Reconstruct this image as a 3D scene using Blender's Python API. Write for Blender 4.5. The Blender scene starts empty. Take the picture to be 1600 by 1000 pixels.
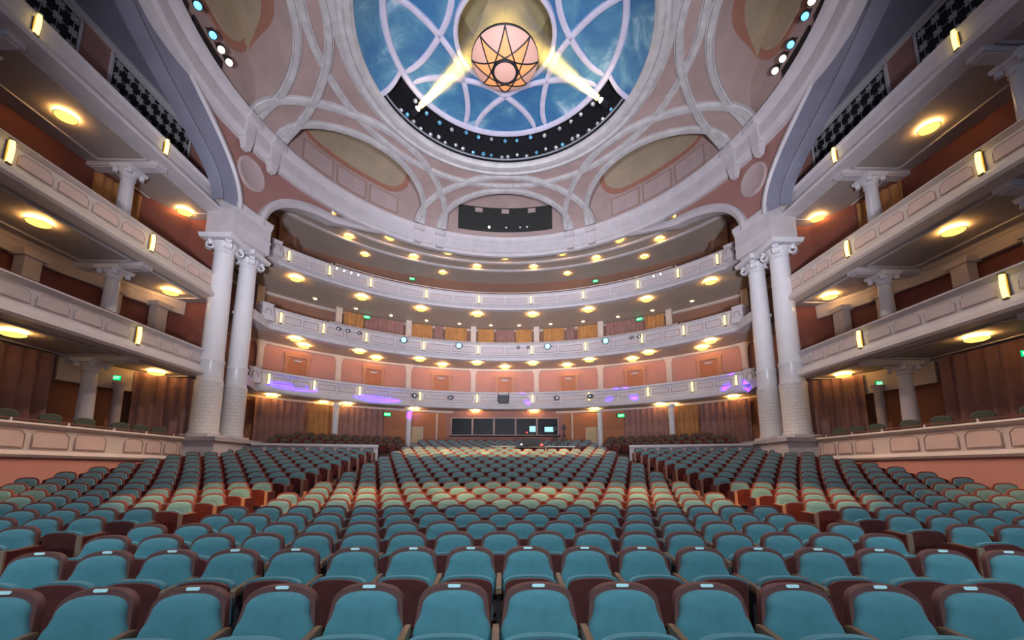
import bpy, math, random
import numpy as np
from mathutils import Vector, Matrix
random.seed(7)
sc = bpy.context.scene
COL = sc.collection
D2R = math.pi / 180

# ------------------------------------------------------------------ camera
cd = bpy.data.cameras.new('camera'); cam = bpy.data.objects.new('camera', cd); COL.objects.link(cam)
cd.sensor_width = 36.0; cd.lens = 635.0 / 1600 * 36.0
cd.shift_y = (634 - 500) / 1600.0
cd.clip_start = 0.05; cd.clip_end = 200
cam.location = (0.06, 0.0, 1.67)
cam.rotation_euler = (math.pi / 2 + math.atan(99 / 635.0), 0, -math.atan(10 / 635.0))
sc.camera = cam

# ------------------------------------------------------------------ world, lights, exposure
w = bpy.data.worlds.new('world'); sc.world = w; w.use_nodes = True
w.node_tree.nodes['Background'].inputs[0].default_value = (0.62, 0.72, 1.0, 1)
w.node_tree.nodes['Background'].inputs[1].default_value = 0.30
sc.view_settings.view_transform = 'Standard'; sc.view_settings.look = 'None'
sc.view_settings.gamma = 1.0; sc.view_settings.use_curve_mapping = False
sc.view_settings.exposure = 0.32


def spot(name, loc, target, watts, color, angle, blend=0.3, radius=0.12):
    l = bpy.data.lights.new(name, 'SPOT'); l.energy = watts; l.color = color
    l.spot_size = angle * D2R; l.spot_blend = blend; l.shadow_soft_size = radius
    o = bpy.data.objects.new(name, l); COL.objects.link(o); o.location = loc
    o.rotation_euler = (Vector(target) - Vector(loc)).to_track_quat('-Z', 'Y').to_euler()
    return o


# stage lighting rig behind the photographer: cool wash into the house
for x in (-9, -3, 3, 9):
    spot('stage_wash', (x, -3.0, 8.5), (x * 0.9, 3.0, 0.8), 2050, (0.42, 0.86, 1.0), 52, 0.9, 0.5)
for x in (-8, 8):  # unseen uplights added low behind the camera to brighten vault and lunettes
    spot('added_uplight', (x * .25, -1.2, 1.5), (x * 0.6, 22.0, 16.0), 13500, (0.88, 0.88, 1.0), 66, 0.75, 0.6)
# warm front-of-house spots from the ceiling slot on two bands of seats
for i in range(11):
    x = -11 + 2.2 * i
    spot('house_spot', (x * 0.6, 3.6, 15.5), (x, 10.0 - x * x / 84, 1.1), 15000, (1.0, 0.58, 0.24), 14.5, 0.8, 0.1)
for x in (-3.6, -1.8, 0.0, 1.8, 3.6):
    spot('house_spot', (x * 0.6, 3.6, 15.5), (x, 18.8, 2.7), 30000, (1.0, 0.58, 0.24), 8.5, 0.7, 0.1)
for x in (-5, 0, 5):  # unseen fill spots added overhead to lift the unlit rows
    spot('fill_spot', (x * .8, 10.0, 18.2), (x * 1.6, 14.0, 1.5), 2600, (1.0, 0.90, 0.80), 96, 0.9, 0.3)
# warm fill spots added in the ceiling ring, turned to the box fronts
for s in (-1, 1):
    for y in (7.5, 11.0, 14.8):
        spot('fill_spot', (-s * 4.6, 14.4, 18.3), (s * 12.6, y, 1.6), 3800, (1.0, 0.66, 0.46), 22, 1.0, 0.2)


# ------------------------------------------------------------------ materials
def mat(name, color, rough=0.6, metal=0.0, var=0.0, scale=3.0, bump=0.0, bscale=40.0, emit=None, estr=0.0, spec=None, sheen=0.0):
    m = bpy.data.materials.new(name); m.use_nodes = True
    nt = m.node_tree; b = nt.nodes['Principled BSDF']
    b.inputs['Base Color'].default_value = (*color, 1); b.inputs['Roughness'].default_value = rough
    b.inputs['Metallic'].default_value = metal
    if spec is not None: b.inputs['Specular IOR Level'].default_value = spec
    if sheen: b.inputs['Sheen Weight'].default_value = sheen; b.inputs['Sheen Roughness'].default_value = 0.4; b.inputs['Sheen Tint'].default_value = (min(1,color[0]*3+.2), min(1,color[1]*2+.25), min(1,color[2]*2+.25), 1)
    if var or bump:
        tc = nt.nodes.new('ShaderNodeTexCoord')
        if var:
            n = nt.nodes.new('ShaderNodeTexNoise'); n.inputs['Scale'].default_value = scale; n.inputs['Detail'].default_value = 4
            nt.links.new(tc.outputs['Object'], n.inputs['Vector'])
            r = nt.nodes.new('ShaderNodeMapRange'); r.inputs[1].default_value = 0.3; r.inputs[2].default_value = 0.7
            r.inputs[3].default_value = 1 - var; r.inputs[4].default_value = 1 + var
            nt.links.new(n.outputs['Fac'], r.inputs[0])
            mx = nt.nodes.new('ShaderNodeVectorMath'); mx.operation = 'SCALE'
            mx.inputs[0].default_value = color; nt.links.new(r.outputs[0], mx.inputs['Scale'])
            nt.links.new(mx.outputs[0], b.inputs['Base Color'])
        if bump:
            n2 = nt.nodes.new('ShaderNodeTexNoise'); n2.inputs['Scale'].default_value = bscale; n2.inputs['Detail'].default_value = 3
            nt.links.new(tc.outputs['Object'], n2.inputs['Vector'])
            bp = nt.nodes.new('ShaderNodeBump'); bp.inputs['Strength'].default_value = bump; bp.inputs['Distance'].default_value = 0.02
            nt.links.new(n2.outputs['Fac'], bp.inputs['Height']); nt.links.new(bp.outputs[0], b.inputs['Normal'])
    if emit:
        b.inputs['Emission Color'].default_value = (*emit, 1); b.inputs['Emission Strength'].default_value = estr
    return m


M = {}
M['plaster'] = mat('white plaster', (0.60, 0.56, 0.58), 0.55, var=0.06, scale=2.0, bump=0.05)
M['column'] = mat('column enamel', (0.70, 0.69, 0.72), 0.28, var=0.03, scale=2.0)
M['cream'] = mat('cream plaster', (0.66, 0.56, 0.50), 0.55, var=0.05, scale=2.0)
M['panel'] = mat('peach panel', (0.66, 0.49, 0.43), 0.6, var=0.05, scale=2.5)
M['pinkpanel'] = mat('rose panel', (0.52, 0.40, 0.39), 0.6, var=0.06, scale=1.5)
M['groove'] = mat('panel outline', (0.40, 0.25, 0.21), 0.7)
M['pink'] = mat('terracotta pink wall', (0.38, 0.19, 0.165), 0.7, var=0.07, scale=0.7, bump=0.05)
M['boxwall'] = mat('dado pink', (0.62, 0.28, 0.22), 0.6, var=0.05, scale=0.6)
M['vault'] = mat('vault rose', (0.40, 0.29, 0.27), 0.7, var=0.12, scale=0.9, bump=0.05)
M['rose'] = mat('lunette rose', (0.48, 0.36, 0.335), 0.7, var=0.10, scale=0.8)
M['tan'] = mat('tan field', (0.47, 0.38, 0.27), 0.7, var=0.10, scale=1.2)
M['brown'] = mat('terracotta band', (0.42, 0.20, 0.14), 0.7, var=0.06)
M['rib'] = mat('rib grey', (0.50, 0.48, 0.48), 0.5, var=0.14, scale=2.5, bump=0.05)
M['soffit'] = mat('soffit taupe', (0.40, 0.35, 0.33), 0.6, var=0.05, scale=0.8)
M['litsoffit'] = mat('lamplit rear soffit taupe', (0.54, 0.45, 0.38), 0.6, var=0.05, scale=0.8)  # soffit taupe raised: glow of the rear lamps put into its colour
M['archblue'] = mat('arch blue grey', (0.20, 0.20, 0.26), 0.5, var=0.10, scale=1.0)
M['dark'] = mat('black recess', (0.012, 0.012, 0.016), 0.6)
M['black'] = mat('black metal', (0.02, 0.02, 0.024), 0.45, 0.3)
M['charcoal'] = mat('charcoal panel', (0.045, 0.048, 0.046), 0.35)
M['rosewall'] = mat('balcony rose wall', (0.56, 0.27, 0.22), 0.7, var=0.07, scale=0.7)
M['dimteal'] = mat('dimmed teal velvet', (0.075, 0.085, 0.062), 0.9, var=0.1, scale=9, sheen=0.3)  # same fabric as the stalls, dim warm light put into its colour
M['brownwall'] = mat('gallery brown', (0.28, 0.145, 0.10), 0.7, var=0.08, scale=0.7)
M['redwall'] = mat('box red wall', (0.24, 0.075, 0.055), 0.75, var=0.08, scale=0.8)
M['orange'] = mat('orange wall', (0.47, 0.19, 0.09), 0.7, var=0.06, scale=0.8)
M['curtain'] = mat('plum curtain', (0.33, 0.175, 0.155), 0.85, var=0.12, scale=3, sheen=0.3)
M['litcurtain'] = mat('amber lamplit curtain', (0.50, 0.24, 0.085), 0.8, var=0.12, scale=3, sheen=0.2)  # plum curtain again, with amber lamplight put into its colour
M['wood'] = mat('mahogany', (0.155, 0.032, 0.028), 0.42, var=0.18, scale=6, spec=0.3)
M['woodedge'] = mat('mahogany frame', (0.17, 0.050, 0.042), 0.50, var=0.12, scale=6, spec=0.3)
M['arm'] = mat('walnut armrest', (0.24, 0.10, 0.055), 0.3, var=0.15, scale=8)
M['endwood'] = mat('end panel edge', (0.36, 0.17, 0.11), 0.4, var=0.1, scale=6)
M['door'] = mat('door wood', (0.50, 0.19, 0.095), 0.45, var=0.10, scale=3)
M['doorframe'] = mat('door frame wood', (0.55, 0.26, 0.16), 0.45, var=0.06)
M['rail'] = mat('brown rail', (0.16, 0.055, 0.04), 0.4)
M['teal'] = mat('teal velvet', (0.098, 0.202, 0.228), 0.9, var=0.10, scale=9, bump=0.15, bscale=120, sheen=0.5)
M['plate'] = mat('silver plate', (0.80, 0.86, 0.84), 0.35, 0.0)
M['brass'] = mat('brass plate', (0.55, 0.36, 0.12), 0.35, 0.8)
M['standard'] = mat('seat standard', (0.035, 0.018, 0.018), 0.5)
M['carpet'] = mat('dark carpet', (0.030, 0.016, 0.020), 0.95, var=0.2, scale=30)
M['lamp'] = mat('lamp glass', (0.8, 0.6, 0.25), 0.4, emit=(1.0, 0.74, 0.13), estr=1.55)
M['bulb'] = mat('lamp bulbs', (1, 0.8, 0.4), 0.4, emit=(1.0, 0.62, 0.22), estr=36.0)
M['lampsmall'] = mat('downlight glass', (1, 0.85, 0.5), 0.4, emit=(1.0, 0.78, 0.38), estr=14.0)
M['sconce'] = mat('sconce glass', (1, 0.85, 0.4), 0.4, emit=(1.0, 0.80, 0.24), estr=1.8)
M['bronze'] = mat('lamp bronze', (0.30, 0.20, 0.08), 0.4, 0.7)
M['exit'] = mat('exit sign face', (0.0, 0.25, 0.06), 0.4, emit=(0.0, 0.85, 0.22), estr=1.1)
M['exitletter'] = mat('exit letter', (0.8, 1, 0.8), 0.4, emit=(0.6, 1.0, 0.6), estr=1.8)
M['lens'] = mat('glass lens', (0.55, 0.58, 0.62), 0.15, 0.6)
M['lensblue'] = mat('blue glass lens', (0.12, 0.40, 0.62), 0.15, 0.4)
M['litwhite'] = mat('lit white lens', (1, 1, 1), 0.4, emit=(1.0, 0.88, 0.62), estr=2.5)
M['litblue'] = mat('lit blue lens', (0.2, 0.5, 1), 0.4, emit=(0.10, 0.42, 1.0), estr=2.0)
M['litspot'] = mat('lit spot lens', (1, 1, 1), 0.4, emit=(1.0, 0.86, 0.55), estr=60.0)
M['litcyan'] = mat('lit cyan lens', (0.3, 0.7, 1), 0.4, emit=(0.15, 0.62, 1.0), estr=3.0)
M['shade'] = mat('rose glass', (0.5, 0.32, 0.28), 0.6, emit=(1.0, 0.46, 0.30), estr=0.28)
M['star'] = mat('amber glass', (0.5, 0.25, 0.12), 0.6, emit=(1.0, 0.36, 0.10), estr=0.55)
M['drum'] = mat('dark drum', (0.26, 0.22, 0.12), 0.8, var=0.1)
M['lavender'] = mat('lavender trim', (0.56, 0.53, 0.66), 0.45, var=0.08, scale=2)
M['glass'] = mat('booth glass', (0.015, 0.018, 0.022), 0.30, spec=0.25)
M['redled'] = mat('red indicator', (0.6, 0, 0), 0.4, emit=(1.0, 0.05, 0.03), estr=3.0)
M['whiteled'] = mat('white indicator', (0.7, 0.7, 0.6), 0.4, emit=(1.0, 0.95, 0.7), estr=2.0)
M['screen'] = mat('monitor glow', (0.2, 0.5, 0.5), 0.4, emit=(0.35, 0.75, 0.8), estr=0.9)
M['white'] = mat('white board', (0.62, 0.60, 0.58), 0.5)
M['step'] = mat('step nosing', (0.50, 0.42, 0.38), 0.6)
M['grille'] = mat('grille metal', (0.50, 0.50, 0.52), 0.5, 0.2)
M['poster'] = mat('notice board', (0.55, 0.45, 0.28), 0.6)


def sky_mat():
    m = mat('painted sky', (0.05, 0.17, 0.36), 0.6)
    nt = m.node_tree; b = nt.nodes['Principled BSDF']
    tc = nt.nodes.new('ShaderNodeTexCoord')
    n = nt.nodes.new('ShaderNodeTexNoise'); n.inputs['Scale'].default_value = 0.55; n.inputs['Detail'].default_value = 7
    n.inputs['Roughness'].default_value = 0.62; n.inputs['Distortion'].default_value = 0.7
    nt.links.new(tc.outputs['Object'], n.inputs['Vector'])
    cr = nt.nodes.new('ShaderNodeValToRGB')
    e = cr.color_ramp.elements
    e[0].position = 0.30; e[0].color = (0.030, 0.115, 0.30, 1)
    e[1].position = 0.76; e[1].color = (0.62, 0.66, 0.72, 1)
    for p, c in ((0.47, (0.045, 0.175, 0.34, 1)), (0.56, (0.09, 0.25, 0.38, 1)), (0.63, (0.24, 0.40, 0.54, 1))):
        q = e.new(p); q.color = c
    nt.links.new(n.outputs['Fac'], cr.inputs[0]); nt.links.new(cr.outputs[0], b.inputs['Base Color'])
    return m


M['fascia'] = mat('fascia panel', (0.58, 0.51, 0.51), 0.6, var=0.05, scale=2.0)
M['sky'] = sky_mat()


def brick_mat():
    m = mat('scored column', (0.68, 0.66, 0.66), 0.4)
    nt = m.node_tree; b = nt.nodes['Principled BSDF']
    tc = nt.nodes.new('ShaderNodeTexCoord'); br = nt.nodes.new('ShaderNodeTexBrick')
    br.inputs['Scale'].default_value = 1.0; br.inputs['Color1'].default_value = (0.68, 0.66, 0.66, 1)
    br.inputs['Color2'].default_value = (0.64, 0.62, 0.63, 1); br.inputs['Mortar'].default_value = (0.48, 0.45, 0.45, 1)
    br.inputs['Mortar Size'].default_value = 0.008; br.inputs['Brick Width'].default_value = 0.30; br.inputs['Row Height'].default_value = 0.15
    sp = nt.nodes.new('ShaderNodeSeparateXYZ'); nt.links.new(tc.outputs['Object'], sp.inputs[0])
    at = nt.nodes.new('ShaderNodeMath'); at.operation = 'ARCTAN2'; nt.links.new(sp.outputs[1], at.inputs[0]); nt.links.new(sp.outputs[0], at.inputs[1])
    mu = nt.nodes.new('ShaderNodeMath'); mu.operation = 'MULTIPLY'; mu.inputs[1].default_value = 0.573; nt.links.new(at.outputs[0], mu.inputs[0])
    cb = nt.nodes.new('ShaderNodeCombineXYZ'); nt.links.new(mu.outputs[0], cb.inputs[0]); nt.links.new(sp.outputs[2], cb.inputs[1])
    nt.links.new(cb.outputs[0], br.inputs['Vector'])
    nt.links.new(br.outputs['Color'], b.inputs['Base Color'])
    return m


M['scored'] = brick_mat()


# ------------------------------------------------------------------ mesh helpers
class MB:
    def __init__(s): s.v = []; s.f = []; s.m = []; s.mi = 0

    def vert(s, p): s.v.append(tuple(p)); return len(s.v) - 1

    def face(s, f): s.f.append(tuple(f)); s.m.append(s.mi)

    def grid(s, rows, closed_u=False, closed_v=False):
        n = len(rows); k = len(rows[0]); b = len(s.v)
        for r in rows: s.v.extend(tuple(p) for p in r)
        for i in range(n if closed_u else n - 1):
            for j in range(k if closed_v else k - 1):
                i2 = (i + 1) % n; j2 = (j + 1) % k
                s.face((b + i * k + j, b + i * k + j2, b + i2 * k + j2, b + i2 * k + j))
        return b

    def cap(s, pts):
        b = len(s.v); s.v.extend(tuple(p) for p in pts); s.face(range(b, b + len(pts)))

    def box(s, c, d, rz=0.0, tx=1.0, ty=1.0):
        """centre c, full size d, rotated about z; tx,ty taper of the top"""
        x, y, z = d[0] / 2, d[1] / 2, d[2] / 2; cs, sn = math.cos(rz), math.sin(rz); b = len(s.v)
        for (a, e, g) in ((-1, -1, -1), (1, -1, -1), (1, 1, -1), (-1, 1, -1), (-1, -1, 1), (1, -1, 1), (1, 1, 1), (-1, 1, 1)):
            px, py = a * x * (tx if g > 0 else 1), e * y * (ty if g > 0 else 1)
            s.v.append((c[0] + px * cs - py * sn, c[1] + px * sn + py * cs, c[2] + g * z))
        for f in ((0, 3, 2, 1), (4, 5, 6, 7), (0, 1, 5, 4), (1, 2, 6, 5), (2, 3, 7, 6), (3, 0, 4, 7)): s.face([b + i for i in f])

    def revolve(s, prof, a0, a1, n, c=(0, 0), closed=False, caps=False):
        rows = []
        for i in range(n + 1):
            a = (a0 + (a1 - a0) * i / n) * D2R
            rows.append([(c[0] + r * math.cos(a), c[1] + r * math.sin(a), z) for r, z in prof])
        s.grid(rows, closed_v=closed)
        if caps: s.cap(rows[0]); s.cap(rows[-1][::-1])

    def lathe(s, prof, n=20, c=(0, 0, 0)):
        rows = [[(c[0] + r * math.cos(2 * math.pi * i / n), c[1] + r * math.sin(2 * math.pi * i / n), c[2] + z) for r, z in prof] for i in range(n)]
        s.grid(rows, closed_u=True)

    def tube(s, pts, r, n=6):
        pts = [Vector(p) for p in pts]; rows = []
        for i, p in enumerate(pts):
            t = (pts[min(i + 1, len(pts) - 1)] - pts[max(i - 1, 0)]).normalized()
            a = t.orthogonal().normalized() if i == 0 else (pa - t * pa.dot(t)).normalized()
            pa = a; b = t.cross(a)
            rr = r[i] if isinstance(r, (list, tuple)) else r
            rows.append([p + a * (rr * math.cos(2 * math.pi * k / n)) + b * (rr * math.sin(2 * math.pi * k / n)) for k in range(n)])
        s.grid(rows, closed_v=True); s.cap(rows[0][::-1]); s.cap(rows[-1])

    def mesh(s, name, mats, smooth=35):
        me = bpy.data.meshes.new(name); me.from_pydata(s.v, [], s.f)
        if not isinstance(mats, (list, tuple)): mats = [mats]
        for m in mats: me.materials.append(M[m] if isinstance(m, str) else m)
        if len(mats) > 1: me.polygons.foreach_set('material_index', s.m)
        if smooth:
            me.polygons.foreach_set('use_smooth', [True] * len(me.polygons)); me.set_sharp_from_angle(angle=smooth * D2R)
        me.update(); return me

    def build(s, name, mats, parent=None, loc=None, smooth=35, rz=0.0):
        o = bpy.data.objects.new(name, s.mesh(name, mats, smooth)); COL.objects.link(o)
        if parent: o.parent = parent
        if loc: o.location = loc
        if rz: o.rotation_euler.z = rz
        return o


def tag(o, label=None, cat=None, group=None, kind=None):
    if label: o['label'] = label
    if cat: o['category'] = cat
    if group: o['group'] = group
    if kind: o['kind'] = kind
    return o


def empty(name, loc=(0, 0, 0), rz=0.0):
    o = bpy.data.objects.new(name, None); COL.objects.link(o); o.location = loc; o.rotation_euler.z = rz
    o.empty_display_size = 0.1
    return o


def inst(name, me, parent=None, loc=(0, 0, 0), rot=(0, 0, 0), scale=None):
    o = bpy.data.objects.new(name, me); COL.objects.link(o)
    if parent: o.parent = parent
    o.location = loc; o.rotation_euler = rot
    if scale: o.scale = scale
    return o


def copy_tree(o, parent=None):
    c = o.copy(); COL.objects.link(c); c.parent = parent
    for ch in list(o.children): copy_tree(ch, c)
    return c


ORD = ['', 'first', 'second', 'third', 'fourth', 'fifth', 'sixth', 'seventh', 'eighth', 'ninth', 'tenth', 'eleventh', 'twelfth',
       'thirteenth', 'fourteenth', 'fifteenth', 'sixteenth', 'seventeenth', 'eighteenth', 'nineteenth', 'twentieth']
YO = 11.4      # centre of the rear balcony curves
YC = 14.4      # centre of the round ceiling


def rake(y0):
    """floor height under a row whose middle stands at y0"""
    if y0 < 4.5: return 0.0
    if y0 < 13.47: return 0.0092 * (y0 - 4.5) ** 2
    return 0.74 + 0.165 * (min(y0, 27) - 13.47)

# ------------------------------------------------------------------ the setting: floor, walls, roof
b = MB()
ys = [-4 + 0.6 * i for i in range(57)]
b.grid([[(x, y, rake(y + x * x / 84) if abs(x) < 12.8 else rake(y + x * x / 84)) for x in [-13 + i * 26 / 26 for i in range(27)]] for y in ys])
floor = tag(b.build('floor', 'carpet'), kind='structure')
for s, side in ((-1, 'left'), (1, 'right')):
    b = MB(); b.box((s * 12.75, 6.7, 0.95), (0.3, 21.6, 2.3)); tag(b.build('wall_' + side, 'boxwall'), kind='structure')
    b = MB(); b.box((s * 16.8, 11, 9.0), (0.3, 30, 20)); tag(b.build('wall_' + side, 'redwall'), kind='structure')
b = MB(); b.revolve([(22.6, -0.5), (22.6, 21.0)], 20, 160, 48, (0, YO)); tag(b.build('wall_back', 'brownwall'), kind='structure')
b = MB(); b.box((0, 14, 22.6), (36, 42, 0.2)); tag(b.build('ceiling', 'dark'), kind='structure')  # unseen roof slab added above the vault to keep world light out
# rear walls of each level
b = MB(); b.revolve([(17.5, 1.4), (17.5, 5.8)], 25, 155, 52, (0, YO)); tag(b.build('wall_back', 'orange'), kind='structure')
b = MB(); b.revolve([(17.6, 5.8), (17.6, 9.0)], 25, 155, 52, (0, YO)); wall1 = tag(b.build('wall_back', 'rosewall'), kind='structure')
b = MB(); b.revolve([(18.9, 9.0), (18.9, 12.5)], 25, 155, 52, (0, YO)); wall2 = tag(b.build('wall_back', 'brownwall'), kind='structure')
b = MB(); b.revolve([(21.5, 12.3), (21.5, 17.6)], 25, 155, 52, (0, YO)); wall3 = tag(b.build('wall_back', 'brownwall'), kind='structure')
for s, side in ((-1, 'left'), (1, 'right')):
    b = MB(); b.box((s * 14.6, 23.8, 15.0), (0.2, 12.0, 5.4)); gw = tag(b.build('wall_' + side, 'brownwall'), kind='structure')
    for y in (20.2, 22.2, 24.2, 26.2):
        b = MB(); b.box((s * 14.45, y, 15.0), (0.25, 0.45, 5.3)); b.build('pilaster', 'brownwall', gw)

# ------------------------------------------------------------------ round ceiling
NL = 7; SP = 360.0 / NL


def zv(r):
    t = max(0.0, min(1.0, (11.4 - r) / (11.4 - 6.5)))
    return 17.3 + 1.2 * math.sqrt(max(0.0, 1 - (1 - t) ** 2))


def r_edge(d):
    d = abs(d)
    return 11.4 if d >= 22.9 else 11.4 - 3.43 * math.sqrt(1 - (d / 22.9) ** 2)


def delta(th):
    d = (th - 90) % SP
    return d if d < SP / 2 else d - SP


# angles sampled so the lunette springing is followed closely
base = sorted(set([i * 1.0 for i in range(-25, 26)] + [22.5, 22.8, 22.9, -22.5, -22.8, -22.9, 25.714, -25.714]))
b = MB(); rows = []
for k in range(NL):
    for d in base[:-1]:
        th = (90 + k * SP + d) * D2R; re = r_edge(d)
        row = []
        for j in range(15):
            u = (j / 14.0) ** 0.6; r = 6.5 + (re - 6.5) * u
            row.append((r * math.cos(th), r * math.sin(th), zv(r)))
        rows.append(row)
b.grid(rows, closed_u=True)
ceil = tag(b.build('ceiling', 'vault', loc=(0, YC, 0)), kind='structure')

# lunettes
def lunette(slope, painted=False):
    bw = MB(); rw = []; G = [[], [], []]
    for i in range(49):
        d = max(-22.899, min(22.899, -22.9 + 45.8 * i / 48)); re = r_edge(d); th = (90 + d) * D2R
        z0 = zv(re); z1 = z0 + slope * (11.5 - re)
        P = lambda u: ((re + (11.5 - re) * u) * math.cos(th), (re + (11.5 - re) * u) * math.sin(th), z0 + (z1 - z0) * u)
        k = min(1.0, abs(d) / 19.0) ** 3
        u1 = .24 + .76 * k if painted else 1.0; u2 = u1 + .16 * (1 - k) if painted else 1.0
        for g, (a, e, n) in zip(G, ((0, u1, 5), (u1, u2, 2), (u2, 1.0, 4))): g.append([P(a + (e - a) * j / n) for j in range(n + 1)])
        rw.append([(11.5 * math.cos(th), 11.5 * math.sin(th), 17.25 + (z1 - 17.25) * j / 4) for j in range(5)])
    bw.grid(rw); out = [bw.mesh('lunette_wall', 'rose')]
    for g, (nm, m) in zip(G, (('lunette_soffit', 'rose'), ('terracotta_band', 'brown'), ('tan_soffit', 'tan'))):
        q = MB(); q.grid(g); out.append(q.mesh(nm, m))
        if not painted: break
    return out


L_REAR = lunette(1.15); L_SIDE = lunette(.85, True)


def cylpatch(R, d0, d1, z0, z1, n=10, th=0.03):
    """a curved plate standing proud of a drum wall, local angle about 90 degrees"""
    q = MB()
    q.revolve([(R, z0), (R - th, z0), (R - th, z1), (R, z1)], 90 + d0, 90 + d1, n, closed=True, caps=True)
    return q


def frame_patch(R, d0, d1, z0, z1, wz, th=0.03, n=10):
    q = MB(); dd = wz / R / D2R
    for (a, e, g, h) in ((d0, d1, z0, z0 + wz), (d0, d1, z1 - wz, z1), (d0, d0 + dd, z0 + wz, z1 - wz), (d1 - dd, d1, z0 + wz, z1 - wz)):
        q.revolve([(R, g), (R - th, g), (R - th, h), (R, h)], 90 + a, 90 + e, max(2, n if e - a > 2 else 2), closed=True, caps=True)
    return q


# tan field with its terracotta border: rounded lower corners
def field(R, hw, z0, z1, rc, th, slope=1.15):
    q = MB(); rows = []
    for i in range(41):
        d = -hw + 2 * hw * i / 40; e = (hw - abs(d)) * D2R * R
        zz = z0 + (rc - math.sqrt(max(0, rc * rc - (rc - e) ** 2)) if e < rc else 0)
        a = (90 + d) * D2R
        top = min(z1, zv(r_edge(d)) + slope * (11.5 - r_edge(d)) - 0.03); top = max(top, zz + 0.02)
        rows.append([((R - t) * math.cos(a), (R - t) * math.sin(a), z) for t, z in ((0, zz), (th, zz), (th, top), (0, top))])
    q.grid(rows, closed_v=True)
    return q


me_border = field(11.49, 18.8, 18.95, 22.4, 1.6, 0.05).mesh('terracotta_border', 'brown')
me_field = field(11.49, 17.3, 19.22, 22.4, 1.4, 0.09).mesh('tan_field', 'tan')
me_border2 = field(11.49, 18.8, 18.95, 22.4, 1.6, 0.05, .85).mesh('terracotta_border', 'brown')
me_field2 = field(11.49, 17.3, 19.22, 22.4, 1.4, 0.09, .85).mesh('tan_field', 'tan')
me_pan = frame_patch(11.49, -4.6, 4.6, 17.62, 18.75, 0.06, 0.05).mesh('panel_frame', 'groove')
me_pin = cylpatch(11.49, -4.3, 4.3, 17.68, 18.69, 8, 0.03).mesh('panel', 'pinkpanel')
ctr = []
for k in range(NL):
    rz = k * SP * D2R
    LS = L_SIDE if k in (2, 5) else L_REAR
    lw = inst('lunette_wall', LS[0], ceil, rot=(0, 0, rz)); sf = inst('lunette_soffit', LS[1], ceil, rot=(0, 0, rz))
    for me in LS[2:]: inst(me.name.split('.')[0], me, sf)
    if k == 0: continue
    if k in (1, 2, 5, 6):
        inst('terracotta_border', me_border if k in (1, 6) else me_border2, lw); inst('tan_field', me_field if k in (1, 6) else me_field2, lw)
        for dd in (-10.4, 0, 10.4):
            if k in (1, 6):
                inst('panel_frame', me_pan, lw, rot=(0, 0, dd * D2R)); inst('panel', me_pin, lw, rot=(0, 0, dd * D2R))


def vault_pt(r, th, off=0.0):
    """point on the vault, pushed out of it (into the hall) by off"""
    e = 0.05; g = (zv(min(r + e, 11.4)) - zv(r - e)) / (min(r + e, 11.4) - (r - e))
    n = Vector((g, -1.0)).normalized()
    rr = r + n.x * off; z = zv(r) + n.y * off
    return Vector((rr * math.cos(th), rr * math.sin(th), z)), n


def rib_mesh(name, pts, wd, h, m='rib', closed=False):
    """pts: (r, theta) on the vault; a moulded rib proud of it"""
    P = [vault_pt(r, t) for r, t in pts]; rows = []; n = len(P)
    for i in range(n):
        p = P[i][0]; nn = P[i][1]; t = pts[i][1]
        N = Vector((nn.x * math.cos(t), nn.x * math.sin(t), nn.y))
        T = (P[(i + 1) % n if closed else min(i + 1, n - 1)][0] - P[(i - 1) % n if closed else max(i - 1, 0)][0]).normalized()
        S = N.cross(T).normalized()
        rows.append([p + S * (a * wd) + N * (c * h) for a, c in ((-.5, -.3), (-.5, .45), (-.36, .55), (-.30, .95), (0, 1.0), (.30, .95), (.36, .55), (.5, .45), (.5, -.3))])
    q = MB(); q.grid(rows, closed_u=closed)
    if not closed: q.cap(rows[0]); q.cap(rows[-1][::-1])
    return q.mesh(name, m, 50)


def ell(hw, depth, n=60):
    out = []
    for i in range(n + 1):
        a = math.pi * i / n
        out.append((11.38 - depth * math.sin(a), (90 + hw * math.cos(a)) * D2R))
    return out


me_r1 = rib_mesh('rib', ell(22.9, 3.40), 0.34, 0.20)
me_r2 = rib_mesh('rib', ell(30.2, 4.55), 0.36, 0.24)
for k in range(NL):
    inst('rib', me_r1, ceil, rot=(0, 0, k * SP * D2R)); inst('rib', me_r2, ceil, rot=(0, 0, k * SP * D2R))
o = inst('ring_rib', rib_mesh('ring_rib', [(7.66, i * 3 * D2R) for i in range(120)], 0.34, 0.17, closed=True), ceil)
# the great ring and the painted dome inside it
b = MB()
b.revolve([(6.75, 18.46), (6.72, 18.36), (6.50, 18.28), (6.42, 18.36), (6.28, 18.36), (6.18, 18.26), (5.98, 18.28), (5.92, 18.36), (5.86, 18.42), (5.86, 18.52)], 0, 360, 120)
b.build('ring_moulding', 'rib', ceil)
b = MB(); b.revolve([(5.86, 18.5), (4.95, 19.42)], 163, 377, 90); b.build('painted_sky_band', 'sky', ceil)
b = MB(); b.revolve([(4.9, 19.42), (4.0, 19.55), (3.0, 19.58), (2.0, 19.5)], 0, 360, 96); b.build('painted_sky_disc', 'sky', ceil)
b = MB(); b.revolve([(5.0, 19.52), (5.02, 19.36), (4.93, 19.30), (4.82, 19.32), (4.76, 19.36), (4.72, 19.52)], 0, 360, 110); b.build('inner_ring', 'lavender', ceil)
b = MB(); b.revolve([(5.86, 18.5), (6.05, 19.3), (5.9, 20.3), (5.0, 20.3), (4.97, 19.4)], 17, 163, 80)
slot = b.build('lighting_slot', 'dark', ceil)
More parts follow.
